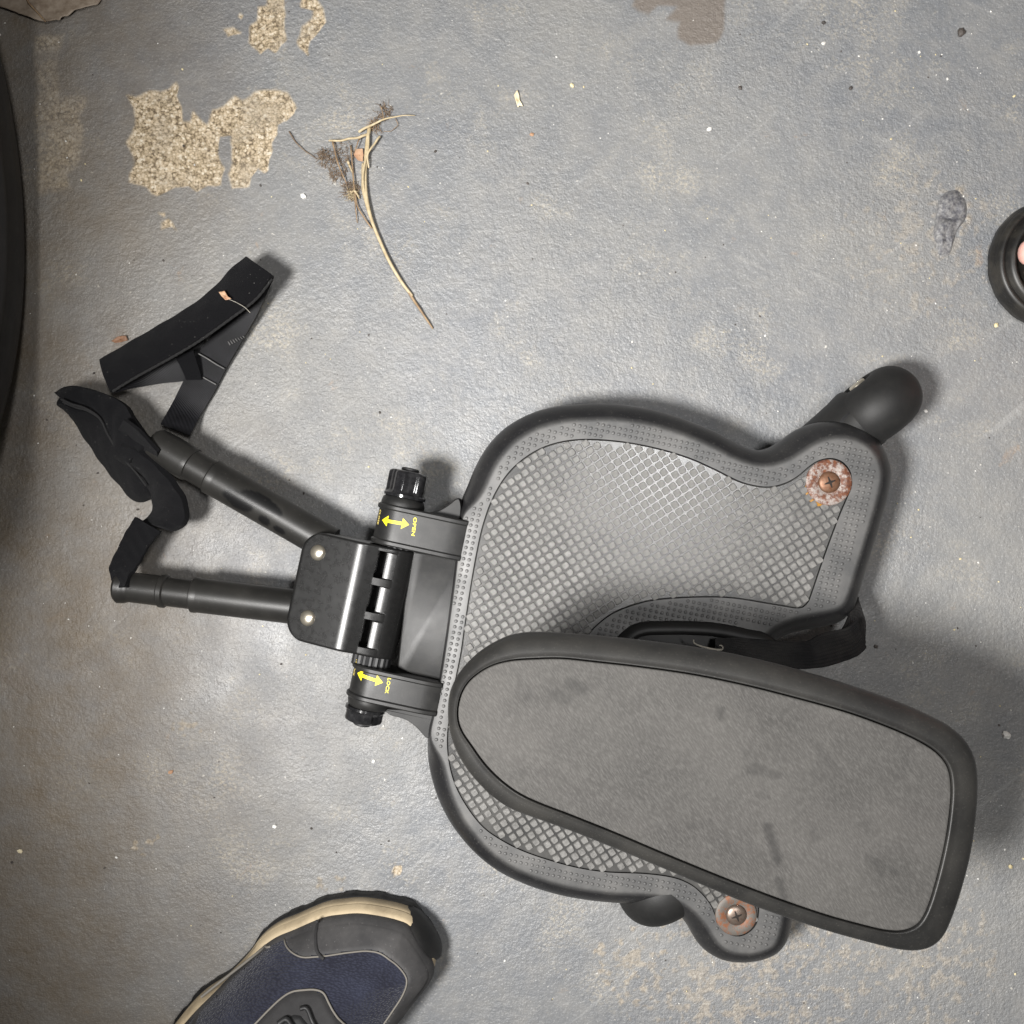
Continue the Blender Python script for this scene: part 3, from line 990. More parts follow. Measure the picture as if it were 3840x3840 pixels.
zt_arm = 0.0790
uL, _ = uv(*Z3([(668, 470)])[0], 0.062); uR, _ = uv(*Z3([(1192, 600)])[0], 0.075)
_, va = uv(*Z3([(880, 418)])[0], zt_arm); _, vb = uv(*Z3([(880, 672)])[0], zt_arm)
arm1, uc1, zc1, cc1, ax1 = hinge_arm(uL, uR, va, vb, zt_arm, "", -1, mat_web)
uL2, _ = uv(*Z3([(512, 1440)])[0], 0.062); uR2, _ = uv(*Z3([(1035, 1600)])[0], 0.075)
_, va2 = uv(*Z3([(860, 1428)])[0], zt_arm); _, vb2 = uv(*Z3([(820, 1632)])[0], zt_arm)
arm2, uc2, zc2, cc2, ax2 = hinge_arm(uL2, uR2, va2, vb2, zt_arm, "", 1, mat_web)

def knob(cc, ax, Lk, rk):
    def lob(th, t, r):
        return r * (1 + (0.065 * np.clip(np.cos(5 * th) * 1.8, -1, 1) if 0.0045 < t < Lk - 0.0005 else 0))
    pr = [(0, rk * 0.9), (0.0006, rk * 1.10), (0.0026, rk * 1.12), (0.0034, rk * 1.06), (0.0046, rk * 1.0), (0.0060, rk * 0.985), (Lk - 0.0032, rk * 1.0),
          (Lk - 0.0014, rk * 0.97), (Lk - 0.0004, rk * 0.90), (Lk, rk * 0.80)]
    v, f = lathe(np.array(cc) + np.array(ax) * 0.0066, ax, pr, 90, lob)
    o = obj("knob", v, f, mat_gloss, board, recalc=True); sharp(o, 50)
    v, f = lathe(np.array(cc) + np.array(ax) * (0.0066 + Lk - 0.001), ax, [(0, 0.0072), (0.0030, 0.0070), (0.0038, 0.0060)], 24)
    q = obj("knob_cap", v, f, mat_black, o, recalc=True); sharp(q, 40)
knob(cc1, ax1, 0.0215, 0.0150)
knob(np.array(cc2) - np.array([*U2, 0]) * 0.002, ax2, 0.0125, 0.0142)

# yellow arrows and words
def flat_poly(name, pts, mat, parent):
    return obj(name, pts, [tuple(range(len(pts)))], mat, parent, False)
def top_of_arm(u, uc, zc):
    r = 0.0175 + 0.00012
    if u >= uc: return (u, zc + r)
    a = min((uc - u) / r, 2.6)                 # wrap round the rounded end
    return (uc - r * math.sin(a), zc + r * math.cos(a))
def arrow(tipL, tipR, uc, zc, arm):
    (ua, va_), (ub, vb_) = uv(*tipL, zt_arm), uv(*tipR, zt_arm)
    if ua < uc:                                 # seen foreshortened on the curve
        ua = uc - 0.0175 * math.asin(min(0.99, (uc - ua) / 0.0175))
    L = ub - ua; hd = 0.0056; hw = 0.0042; sw = 0.00125
    prof_ = [(0, 0), (hd, hw), (hd, sw), (L - hd, sw), (L - hd, hw), (L, 0), (L - hd, -hw), (L - hd, -sw), (hd, -sw), (hd, -hw)]
    pts3 = []; faces = []
    def P3(s, w_):
        vv = va_ + (vb_ - va_) * s / L + w_
        u_, z_ = top_of_arm(ua + s, uc, zc)
        return uvw(u_, vv, z_)
    v_ = []; f_ = []
    def strip_(s0, s1, w0, w1, n=8):
        b = len(v_)
        for k in range(n + 1):
            s = s0 + (s1 - s0) * k / n; ww = w0 + (w1 - w0) * k / n
            v_.append(P3(s, ww)); v_.append(P3(s, -ww))
        for k in range(n): f_.append((b + 2 * k, b + 2 * k + 1, b + 2 * k + 3, b + 2 * k + 2))
    strip_(0, hd, 0.00002, hw); strip_(hd, L - hd, sw, sw); strip_(L - hd, L, hw, 0.00002)
    o = obj("arrow_print", v_, f_, mat_yellow, arm, False)
arrow(Z3([(693, 483)])[0], Z3([(860, 512)])[0], uc1, zc1, arm1)
arrow(Z3([(542, 1413)])[0], Z3([(702, 1465)])[0], uc2, zc2, arm2)

def word(text, top_px, bot_px, wd, uc, zc, arm, mat, u_shift=0.0, far=False):
    """letters run across the arm, their tops towards the rear"""
    cu = bpy.data.curves.new("lettering", 'FONT')
    cu.body = text; cu.size = 1.0; cu.space_character = 1.05; cu.offset = 0.022
    cu.resolution_u = 3
    tmp = bpy.data.objects.new("lettering", cu); COL.objects.link(tmp)
    dg = bpy.context.evaluated_depsgraph_get()
    me = bpy.data.meshes.new_from_object(tmp.evaluated_get(dg))
    bpy.data.objects.remove(tmp); 
    co = np.array([q.co[:] for q in me.vertices])
    fs = [tuple(p.vertices) for p in me.polygons]
    co[:, 0] -= co[:, 0].min(); co[:, 0] /= co[:, 0].max(); co[:, 1] /= co[:, 1].max()
    (ua, va_), (ub, vb_) = uv(*top_px, zt_arm), uv(*bot_px, zt_arm)
    out = []
    for x, y, _ in co:
        u_ = ua + (ub - ua) * x + (y - 0.5) * wd + u_shift
        vv = va_ + (vb_ - va_) * x
        u2, z2 = top_of_arm(u_, uc, zc)
        out.append(uvw(u2, vv, z2))
    o = obj("lettering", out, fs, mat, arm, False)
    return o
word("OPEN", Z3([(898, 468)])[0], Z3([(884, 578)])[0], 0.0025, uc1, zc1, arm1, mat_yellow)
word("LOCK", Z3([(742, 1438)])[0], Z3([(724, 1532)])[0], 0.0025, uc2, zc2, arm2, mat_yellow)
word("CLOSE", Z3([(700, 425)])[0], Z3([(686, 515)])[0], 0.0027, uc1, zc1, arm1, mat_pale, -0.0062)
word("UNLOCK", Z3([(548, 1340)])[0], Z3([(534, 1440)])[0], 0.0027, uc2, zc2, arm2, mat_pale, -0.0062)

# webs that sweep from the deck edge into the arms
for px_ in ([(790,978),(800,970),(815,965),(831,960),(847,950),(860,940),(869,942),(872,962),(864,985),(825,988)],
            [(724,1335),(735,1350),(752,1355),(768,1361),(784,1373),(796,1386),(806,1394),(818,1385),(832,1352),(790,1340)]):
    P = ccw(smooth_closed(wxy(DD(px_), 0.066), 140))
    v, f = loft([ring3(inset(P, .002), .044), ring3(P, .050), ring3(P, .0600), ring3(inset(P, .0003), .0640), ring3(inset(P, .0008), .0665), ring3(inset(P, .0014), .0678)], True, True)
    o = obj("arm_web", v, f, mat_fork, board, recalc=True); sharp(o, 25)

# barrel and plate as one moulded cover
def hinge_cover():
    u0, _ = uv(*Z3([(140, 1000)])[0], 0.066)
    ub, _ = uv(*Z3([(498, 950)])[0], 0.080)
    us, _ = uv(*Z3([(617, 950)])[0], 0.076); ul, _ = uv(*Z3([(668, 950)])[0], 0.076)
    ur, _ = uv(*Z3([(738, 950)])[0], 0.076); ue, _ = uv(*Z3([(842, 1000)])[0], 0.058)
    _, v0 = uv(*Z3([(560, 612)])[0], 0.080); _, v1 = uv(*Z3([(480, 1288)])[0], 0.080)
    rb = 0.0175; uc = ue - rb; zc = 0.0585
    nv, nu = 190, 190
    vs = np.linspace(v0, v1, nv)
    G = np.zeros((nv, nu, 3))
    rc = 0.017
    segs = [(0.045, 0.290), (0.355, 0.600), (0.670, 0.925)]
    def skin_z(q):
        if q < 0: return 0.0795 + 0.25 * q
        if q < 0.010: return 0.0795 + 0.25 * q - 0.5 * 0.57 * q * q / 0.010
        return 0.0795 + 0.0025 - 0.5 * 0.57 * 0.010 - 0.32 * (q - 0.010)
    zs_us = skin_z(us - ub + 0.0035)
    circ_ur = zc + math.sqrt(rb ** 2 - (ur - uc) ** 2)
    for i, vv in enumerate(vs):
        dv_ = min(vv - v0, v1 - vv)
        ul0 = u0 + (rc - math.sqrt(max(0, rc ** 2 - (rc - dv_) ** 2)) if dv_ < rc else 0)
        uu = np.r_[np.linspace(ul0, ub, 60, endpoint=False), np.linspace(ub, ue - 0.00001, nu - 60)]
        zz = np.empty(nu)
        for j, u_ in enumerate(uu):
            circ = zc + math.sqrt(max(0, rb ** 2 - (u_ - uc) ** 2)) if abs(u_ - uc) < rb else zc
            q = u_ - (ub - 0.0035)                      # top skin: flat plate, then bending down over the barrel
            skin = skin_z(q)
            s = (vv - v0) / (v1 - v0)
            inseg = 0.0
            for (a, b) in segs:
                if a < s < b: inseg = min(1, min(s - a, b - s) / 0.008)
            if u_ < us: z_ = skin
            elif u_ < ur:
                tq = (u_ - us) / (ur - us)
                rib_ = max(circ, zs_us + (circ_ur - zs_us) * tq + 0.0014 * (1 - tq ** 4))
                pock = circ - 0.016 if u_ < ul else circ - 0.0004
                z_ = rib_ * (1 - inseg) + pock * inseg
            else: z_ = circ
            edge = min(dv_, max(0.0, u_ - ul0))
            if edge < 0.002: z_ -= 0.002 * (1 - math.sqrt(max(0, 1 - (1 - edge / 0.002) ** 2)))
            zz[j] = z_
        for j in range(nu): G[i, j] = uvw(uu[j], vv, zz[j])
    idx = np.arange(nv * nu).reshape(nv, nu)
    f = [(idx[i, j], idx[i, j + 1], idx[i + 1, j + 1], idx[i + 1, j]) for i in range(nv - 1) for j in range(nu - 1)]
    v = list(G.reshape(-1, 3))
    loop = list(idx[0, :]) + list(idx[1:, -1]) + list(idx[-1, -2::-1]) + list(idx[-2:0, 0])
    b = len(v)
    for q in loop: v.append((v[q][0], v[q][1], 0.040))
    n = len(loop)
    for k in range(n):
        f.append((loop[k], loop[(k + 1) % n], b + (k + 1) % n, b + k))
    f.append(tuple(b + k for k in range(n)))
    o = obj("hinge_cover", v, f, mat_hinge, board, recalc=True); sharp(o, 38)
    # toothed ring and pin seen between the cover and the arms
    for (va_, vb_) in ((v1 - 0.002, va2 + 0.002), (vb - 0.002, v0 + 0.002)):
        if vb_ <= va_: continue
        vv, ff = lathe(uvw(uc, va_, zc), (V2[0], V2[1], 0), [(0, 0.0150), (vb_ - va_, 0.0150)], 60,
                       lambda th, t, r: r * (1 + 0.035 * np.sign(np.sin(18 * th))))
        obj("toothed_ring", vv, ff, mat_black, board, recalc=True, smooth=False)
    # rivets
    for q in ((310, 680), (248, 1075)):
        zr_ = 0.070
        for _ in range(4): zr_ = skin_z(uv(*Z3([q])[0], zr_)[0] - (ub - 0.0035))
        c = W(*Z3([q])[0], zr_)
        pr = [(0, 0.0062), (0.0006, 0.0062)] + [(0.0006 + 0.0030 * math.sin(a), 0.0060 * math.cos(a)) for a in np.linspace(0.1, 1.5, 10)]
        vv, ff = lathe((c[0], c[1], zr_ - 0.0004), (U2[0] * -0.24, U2[1] * -0.24, 1), pr, 40)
        r_ = obj("rivet", vv, ff, mat_rivet, board, recalc=True); sharp(r_, 50)
    # dark opening in the side wall where the arm tube is held
    a = Z3([(385, 540), (530, 530), (640, 555), (590, 562), (420, 560)])
hinge_cover()

# telescopic arm tubes
def tube(name_pts, profile_, parent, mat=mat_tube):
    pass
def arm_tube(pts, z_a, z_b, steps, blots=()):
    """pts: start and end pixel; steps: (fraction, radius)"""
    A = np.array(W(*pts[0], z_a)); B = np.array(W(*pts[1], z_b))
    d = B - A; L = np.linalg.norm(d)
    groups = steps
    first = None
    for nm, pr, mt in groups:
        pr2 = []
        for (t0, r0), (t1, r1) in zip(pr[:-1], pr[1:]):
            k_ = max(1, int((t1 - t0) * L / 0.0015))
            pr2 += [(t0 + (t1 - t0) * i_ / k_, r0 + (r1 - r0) * i_ / k_) for i_ in range(k_)]
        pr2.append(pr[-1])
        v, f = lathe(A, d, [(t * L, r) for t, r in pr2], 60)
        o = obj(nm, v, f, mt, board, recalc=True); sharp(o, 40)
        if nm == "outer_tube" and blots:
            w_ = np.zeros(len(o.data.vertices)); co = np.array(v)
            for (bx_, by_, ra, rb_) in blots:
                p_ = W(*Z2([(bx_, by_)])[0], 0.068)[:2]
                dd_ = d[:2] / np.linalg.norm(d[:2])
                e_ = co[:, :2] - np.array(p_)
                la = e_ @ dd_; lb = e_ @ np.array([-dd_[1], dd_[0]])
                q_ = np.hypot(la / (ra * .4658 * K * .78), lb / (rb_ * .4658 * K * .78)) + 0.18 * fnoise(co[:, 0], co[:, 1], 0.006, 8, 2)
                w_ = np.maximum(w_, sstep(1.08, 0.92, q_))
            at_ = o.data.attributes.new("clean", 'FLOAT_COLOR', 'POINT')
            at_.data.foreach_set("color", np.column_stack([w_, w_, w_, np.ones(len(w_))]).ravel().astype(np.float32))

eps = 0.004
arm_tube(((1240, 2043), (575, 1661)), 0.048, 0.042, [
    ("outer_tube", [(0, .0143), (.640, .0143), (.652, .0147), (.668, .0147), (.675, .0135)], mat_tube),
    ("inner_tube", [(.66, .0129), (.80, .0129)], mat_tube),
    ("end_sleeve", [(.782, .0132), (.786, .0141), (.80, .0144), (.93, .0142), (.985, .0136), (1.0, .0115)], mat_tube)],
    blots=((1150, 590, 140, 70), (1330, 610, 190, 60), (1345, 755, 55, 36), (1475, 838, 60, 30)))
arm_tube(((1150, 2281), (440, 2196)), 0.047, 0.040, [
    ("outer_tube", [(0, .0139), (.565, .0139), (.575, .0143), (.592, .0143), (.598, .0130)], mat_tube),
    ("inner_tube", [(.59, .0118), (.76, .0118)], mat_tube),
    ("end_sleeve", [(.735, .0122), (.742, .0134), (.765, .0134), (.772, .0122), (.93, .0122), (.955, .0135), (.985, .0140), (1.0, .0122), (1.004, .008)], mat_tube)])

# ---- straps at the arm ends
def strap(name, EA, EB, mat, thick=0.0024, label=None, **kw):
    v, f = strip(EA, EB, thick, **kw)
    o = obj(name, v, f, mat, board, recalc=True)
    sharp(o, 60)
    if label: o["label"] = label
    return o
def zz(pts, zs):
    return [(p[0], p[1], z) for p, z in zip(Z1(pts), zs)]
fuzz = lambda a, s: 0.0004 * np.sin(a * 37 + 3 * np.sin(s * 5)) * np.ones_like(s)
strap("hook_and_loop_band", zz([(402,795),(560,702),(800,562),(1000,440),(1150,322),(1262,200),(1365,112)], [.030,.030,.031,.032,.034,.036,.038]),
      zz([(470,1000),(620,908),(850,782),(1050,662),(1250,520),(1420,390),(1537,236)], [.038,.038,.038,.038,.040,.042,.042]), mat_velcro, 0.0055, bulge=0.0025, wave=fuzz, n=60)
Q = smooth_open([W(p[0], p[1], z) for p, z in zip(Z1([(480,996),(620,910),(850,783),(1050,664),(1250,522),(1420,392),(1530,256)]), (.0395,.0395,.0395,.0395,.0415,.0435,.0435))], 90)
Q[:, 2] += 0.0004 * np.sin(np.arange(90) * 1.9)
v, f = tube_path(Q, 0.0011 + 0.0002 * np.sin(np.arange(90) * 2.7), 6)
obj("strap_edging", v, f, mat_edging, board)
for q_, zv in (([(1042,747),(1100,780),(1160,818),(1214,848)], .0125), ([(1075,905),(1120,930),(1160,952)], .0095)):
    Q = smooth_open([W(p[0], p[1], zv) for p in Z1(q_)], 20)
    v, f = tube_path(Q, 0.0006, 6)
    obj("glint_line", v, f, mat_thread_glint, board)  # painted glint of a shiny crease, drawn as a thin grey line
for k_ in range(7):
    a_ = (1238 + k_ * 16, 690 - k_ * 8)
    Q = smooth_open([W(p[0], p[1], .0160) for p in Z1([(a_[0], a_[1] - 22 + k_ * 2), (a_[0] + 14, a_[1] + 2)])], 4)
    v, f = tube_path(Q, 0.00045, 5)
    obj("stitch", v, f, mat_thread_glint, board)
strap("webbing_leg", zz([(1540,248),(1440,470),(1340,650),(1230,840),(1150,1000),(1060,1150),(985,1290)], [.036,.020,.012,.008,.006,.008,.022]),
      zz([(1372,300),(1265,470),(1120,640),(1010,800),(945,930),(880,1060),(795,1210)], [.036,.018,.010,.007,.006,.010,.026]), mat_web_shiny, 0.0016, n=60)
strap("webbing_leg", zz([(470,985),(640,870),(800,780),(980,660),(1100,620)], [.034,.020,.012,.008,.005]),
      zz([(500,1000),(650,970),(800,945),(940,930),(1000,900)], [.034,.020,.012,.006,.004]), mat_web_shiny, 0.0016, n=60)
strap("webbing_keeper", zz([(890,770),(915,810),(940,860),(965,920)], [.020,.018,.014,.010]),
      zz([(1010,725),(1030,790),(1050,850),(1068,918)], [.020,.018,.014,.010]), mat_velcro, 0.002, n=30)
strap("hook_and_loop_loop", zz([(124,1012),(180,970),(270,966),(420,1010),(560,1082),(640,1200),(745,1335)], [.030,.034,.036,.038,.042,.048,.052]),
      zz([(132,1052),(200,1085),(290,1105),(390,1170),(450,1290),(520,1395),(600,1470)], [.034,.036,.036,.038,.040,.044,.048]), mat_velcro, 0.0055, bulge=0.0025, wave=fuzz, n=60)
strap("hook_and_loop_loop", zz([(126,1040),(220,1090),(320,1120),(410,1170),(480,1290),(600,1440),(690,1560),(750,1640)], [.034,.032,.032,.033,.034,.035,.032,.022]),
      zz([(150,1065),(205,1120),(270,1240),(350,1360),(440,1490),(540,1610),(640,1712),(735,1690)], [.026,.020,.014,.010,.008,.008,.010,.014]), mat_velcro, 0.0055, bulge=0.0025, wave=fuzz, n=60)
for q_, zv in (([(140,1048),(210,1080),(300,1108),(392,1172),(452,1290),(520,1392),(600,1462),(660,1510)], .0450), ([(150,1066),(230,1100),(318,1126),(405,1188),(470,1310),(545,1430),(640,1540),(700,1620)], .0430)):
    Q = smooth_open([W(p[0], p[1], zv) for p in Z1(q_)], 60)
    v, f = tube_path(Q, 0.0009, 6)
    obj("strap_edging", v, f, mat_edging, board)
strap("hook_and_loop_band", zz([(540,1340),(640,1375),(740,1445),(850,1560),(935,1680),(968,1790),(945,1880),(850,1905)], [.052,.054,.052,.050,.048,.046,.044,.042]),
      zz([(500,1430),(590,1475),(660,1530),(715,1600),(750,1690),(755,1760),(735,1820),(640,1890)], [.036,.036,.034,.032,.030,.030,.030,.032]), mat_velcro, 0.0055, bulge=0.0025, wave=fuzz, n=60)
q2 = lambda pts, zs: [(p[0], p[1], z) for p, z in zip(Z2(pts), zs)]
strap("hook_and_loop_band", q2([(345,728),(262,860),(215,960),(140,1120),(150,1215),(200,1300)], [.042,.042,.042,.044,.048,.050]),
      q2([(545,845),(455,950),(395,1055),(345,1140),(290,1210),(270,1290)], [.046,.046,.046,.048,.052,.056]), mat_velcro, 0.0036, wave=fuzz, n=50)
strap("hook_and_loop_band", zz([(560,1180),(640,1240),(690,1290),(780,1390)], [.058,.062,.062,.060]),
      zz([(500,1290),(600,1370),(690,1450),(790,1500)], [.040,.042,.042,.040]), mat_velcro, 0.003, n=30)

# ---- saddle
ZSs = 0.240
out_px = [(845,1345),(848,1310),(860,1280),(880,1254),(905,1231),(935,1212),(968,1199),(1010,1194),(1080,1197),(1160,1204),(1250,1214),(1340,1227),(1430,1245),(1520,1268),(1610,1295),
          (1690,1322),(1742,1344),(1785,1366),(1815,1390),(1835,1420),(1843,1457),(1843,1505),(1838,1560),(1828,1620),(1812,1680),(1795,1730),(1778,1765),(1755,1785),(1725,1792),(1690,1789),
          (1640,1777),(1560,1755),(1480,1729),(1400,1700),(1320,1667),(1240,1633),(1160,1600),(1080,1568),(1010,1543),(965,1526),(932,1505),(905,1480),(880,1450),(860,1415),(848,1378)]
pad_px = [(862,1345),(868,1312),(882,1287),(905,1267),(932,1253),(965,1245),(1005,1242),(1060,1241),(1120,1247),(1200,1256),(1300,1270),(1400,1290),(1500,1315),(1600,1343),
          (1680,1372),(1735,1397),(1770,1420),(1790,1446),(1797,1478),(1796,1520),(1788,1580),(1775,1640),(1758,1700),(1743,1734),(1726,1751),(1700,1759),(1668,1757),
          (1625,1747),(1560,1729),(1480,1702),(1400,1672),(1320,1640),(1240,1607),(1160,1573),(1080,1541),(1015,1516),(978,1498),(945,1474),(915,1444),(890,1410),(868,1376)]
NS = 320
so_ = ccw(smooth_closed(wxy(DD(out_px), ZSs - 0.012), NS))
sp_ = ccw(smooth_closed(wxy(DD(pad_px), ZSs), NS))
def align(A, B):
    """start B where it lies nearest to A's first point, seen from the middle"""
    ca = A.mean(0); cb = B.mean(0)
    best = np.argmin(np.hypot(*(B - A[0]).T))
    B = np.roll(B, -best, 0)
    return B
sp_ = align(so_, sp_)
# match points by parameter: nearest along the outline, kept in order
par = []
for i in range(NS):
    d = np.hypot(*(sp_ - so_[i]).T); par.append(np.argmin(d + 0.0004 * np.minimum(abs(np.arange(NS) - i), NS - abs(np.arange(NS) - i))))
par = np.unwrap(np.array(par) * 2 * math.pi / NS)
for _ in range(40): 
    par = 0.5 * par + 0.25 * (np.r_[par[1:], par[0] + 2 * math.pi] + np.r_[par[-1] - 2 * math.pi, par[:-1]])
fi = par * NS / (2 * math.pi)
sp_m = np.stack([np.interp(fi % NS, np.arange(NS + 1), np.r_[sp_[:, k], sp_[0, k]]) for k in (0, 1)], 1)
rings = [ring3(inset(so_, 0.006), ZSs - 0.030), ring3(inset(so_, 0.0018), ZSs - 0.0265), ring3(inset(so_, 0.0002), ZSs - 0.0200)]
for t, dz in ((0, -.0125), (.06, -.0088), (.16, -.0062), (.32, -.0040), (.52, -.0023), (.74, -.0010), (.87, -.0006), (.93, .0002), (.965, .0003), (.985, .0001), (1.0, -.0009), (1.02, -.0030)):
    rings.append(ring3(so_ * (1 - t) + sp_m * t, ZSs + dz))
v, f = loft(rings, True, False)
o = obj("seat_rim", v, f, mat_rim, board); sharp(o, 50)
# pad: rings shrinking to the middle line so marks can be mapped
P0 = inset(sp_m, 0.0009)
axis_a = np.array(wxy(DD([(985, 1375)]), ZSs)[0]); axis_b = np.array(wxy(DD([(1640, 1560)]), ZSs)[0])
ab = axis_b - axis_a
tt = np.clip(((P0 - axis_a) @ ab) / (ab @ ab), 0, 1)
core = axis_a + tt[:, None] * ab
rings = [ring3(P0, ZSs - 0.003), ring3(P0, ZSs - 0.0008), ring3(P0 * .994 + core * .006, ZSs - 0.0003)]
for s in np.linspace(0.02, 1, 46):
    rings.append(ring3(P0 * (1 - s) + core * s, ZSs - 0.0002 + 0.0008 * s * (2 - s)))
v, f = loft(rings, False, False)
o_pad = obj("seat_pad", v, f, mat_pad, board)
sharp(o_pad, 60)
vx = np.array(v)
mk = np.zeros(len(vx))
def mark(pts, w_, amt, sd=1):
    Q = wxy(DD(pts), ZSs)
    global mk
    d = pdist(Q, vx[:, 0], vx[:, 1], closed=False)
    n = fnoise(vx[:, 0], vx[:, 1], 0.006, sd, 3)
    mk = np.maximum(mk, amt * sstep(w_ * 1.5, w_ * 0.4, d + 0.0012 * n) * (0.75 + 0.35 * n))
mark([(1448,1560),(1457,1590),(1468,1625)], .0026, .95, 3)
mark([(1470,1660),(1478,1690),(1486,1712)], .0020, .8, 4)
mark([(1362,1338),(1358,1352)], .0028, .6, 5)
mark([(1075,1290),(1100,1300)], .004, .55, 6)
mark([(1050,1310),(1068,1318)], .004, .5, 7)
mark([(1415,1450),(1440,1455),(1465,1462)], .003, .45, 8)
mark([(1640,1618),(1660,1630),(1690,1645)], .0025, .4, 9)
mark([(1300,1560),(1340,1550)], .0022, .35, 10)
mark([(880,1255),(868,1300)], .003, .3, 11)
at = o_pad.data.attributes.new("mark", 'FLOAT_COLOR', 'POINT')
at.data.foreach_set("color", np.column_stack([mk, mk, mk, np.ones(len(mk))]).ravel().astype(np.float32))
# post and the moulded socket it clips into
soc = Z6([(150,385),(178,352),(225,318),(290,301),(380,298),(480,298),(600,304),(700,318),(790,338),(860,352),(905,378),(940,420),(960,500),(900,620),(700,680),(420,660),(220,560),(150,460)])
P = ccw(smooth_closed(wxy(soc, 0.082), 160))
v, f = loft([ring3(P, .055), ring3(P, .0790), ring3(inset(P, .0010), .0825), ring3(inset(P, .0030), .0848), ring3(inset(P, .0068, 2), .0855), ring3(inset(P, .0085, 2), .0850), ring3(inset(P, .0105, 3), .0790)], True, True)
o = obj("seat_socket", v, f, mat_fork, board); sharp(o, 60)
c0 = np.array(W(2760, 2640, 0.08)[:2]); c1 = np.array(wxy(DD([(1420, 1500)]), ZSs - .03)[0])
rings = []
th = np.linspace(0, 2 * math.pi, 32, endpoint=False)
for s in np.linspace(0, 1, 8):
    c = c0 * (1 - s) + c1 * s
    rings.append(np.array([(c[0] + U2[0] * a + V2[0] * b, c[1] + U2[1] * a + V2[1] * b, 0.070 + s * (ZSs - .030 - .070 + .002))
                           for a, b in zip(np.cos(th) * (0.028 + 0.012 * s * s), np.sin(th) * (0.018 + 0.012 * s * s))]))
v, f = loft(rings)
obj("seat_post", v, f, mat_black, board, recalc=True)

# ribbed webbing hanging out behind the seat
rib = lambda a, s: 0.00035 * np.sin(s * 2 * math.pi * 9 + 2.0 * np.sin(a * 6)) + 0.0008 * np.sin(a * 9 + s * 4)
q6 = lambda pts, zs: [(p[0], p[1], z) for p, z in zip(Z6(pts), zs)]
strap("rear_webbing", q6([(620,385),(720,380),(850,385),(930,390),(1060,392),(1120,362),(1200,340),(1255,325),(1300,290)], [.090,.092,.093,.093,.092,.090,.086,.082,.074]),
      q6([(620,450),(720,470),(850,520),(960,530),(1080,525),(1160,515),(1250,488),(1310,462),(1347,425)], [.100,.100,.098,.096,.094,.092,.086,.080,.074]), mat_web_rib, 0.0018, n=70, m=46, wave=rib)
strap("rear_webbing", q6([(1296,176),(1282,205),(1268,245),(1256,300),(1225,345),(1180,385)], [.052,.056,.062,.070,.079,.086]),
      q6([(1312,190),(1325,230),(1336,290),(1345,350),(1348,410),(1330,445)], [.050,.052,.056,.062,.068,.072]), mat_web_rib, 0.0018, n=50, m=46, wave=rib)

# ---- castor wheels under the rear corners
def castor(cpx, dirn, label=None, fender=True):
    Rw = 0.0375; hw = 0.0243
    c = np.array(W(*cpx, Rw))
    c[2] = Rw + 0.0005
    d = np.array([dirn[0], -dirn[1], 0.0]); d /= np.linalg.norm(d)
    ax = np.array([-d[1], d[0], 0.0])
    co = empty("castor", tuple(c)); 
    COL.objects.unlink(co)
    bpy.data.objects.remove(co)
    pr = []
    for a in np.linspace(-90, 90, 25):
        rr = Rw - hw * (1 - max(0, math.cos(R(a))) ** 0.92)
        pr.append((hw * math.sin(R(a)), rr))
    pr = [(-hw * 0.8, 0.010)] + pr + [(hw * 0.8, 0.010)]
    v, f = lathe(c, ax, pr, 64)
    w_ = obj("castor_wheel", v, f, mat_rubber, board, recalc=True)
    # curved mudguard between wheel and deck
    if fender:
        th = np.linspace(0, math.pi, 25)
        loops = []
        for t_, g, zt_ in ((-0.080, 0.000, .0600), (-0.040, 0.0010, .0620), (-0.026, 0.0016, .0640), (-0.018, 0.0026, .0665), (-0.0145, 0.0028, .0670), (-0.0125, 0.0024, .0664), (-0.0118, 0.0012, .0650)):
            p_ = c + d * t_
            arc = [p_ + ax * (hw + g) * math.cos(a) + np.array([0, 0, 1]) * (0.030 - Rw - 0.0005 + (zt_ - 0.030) * math.sin(a) ** 0.9) for a in th]
            loops.append(np.array(arc))
        v, f = loft(loops)
        q = obj("castor_fork", v, f, mat_fork, board, recalc=True); sharp(q, 45)
    v, f = lathe(c - ax * (hw + 0.001), ax, [(0, 0.006), (0.001, 0.007), (2 * hw + 0.001, 0.007), (2 * hw + 0.002, 0.006)], 24)
    obj("axle", v, f, mat_rivet, board, recalc=True)
    # swivel stem up into the deck
    s0 = c - d * 0.030; s0[2] = 0.030
    v, f = lathe(s0, (0, 0, 1), [(0, 0.014), (0.030, 0.014)], 24)
    obj("swivel_stem", v, f, mat_black, board, recalc=True)
castor(Z5([(1100, 366)])[0], (0.77, -0.64))
castor((2480, 3312), (-0.86, 0.50))

# ------------------------------------------------------------------ sneaker at the bottom edge
shoe = empty("shoe", tuple(W(1200, 4050, 0)))
tag(shoe, "navy mesh running shoe with charcoal toe cap and cream midsole at the bottom edge", "shoe")
sole_px = ZS([(300,540),(500,450),(750,345),(920,315),(1090,305),(1300,335),(1440,370),(1525,410)]) + ZS([(1610,520),(1690,640),(1745,745),(1750,840),(1690,950),(1600,1060),(1400,1320)]) + \
    [(1392,3960),(1280,4110),(1140,4280),(990,4430),(840,4540),(700,4580),(570,4550),(490,4460),(455,4330),(475,4190),(540,4050),(625,3930),(720,3810),(840,3690),(930,3600)]
NSH = 260
base = ccw(smooth_closed(wxy(sole_px, 0.034), NSH))
def offs(P, d): return inset(P, -d, 1)
tb = np.roll(base, -1, 0) - np.roll(base, 1, 0); tb /= np.linalg.norm(tb, axis=1)[:, None]
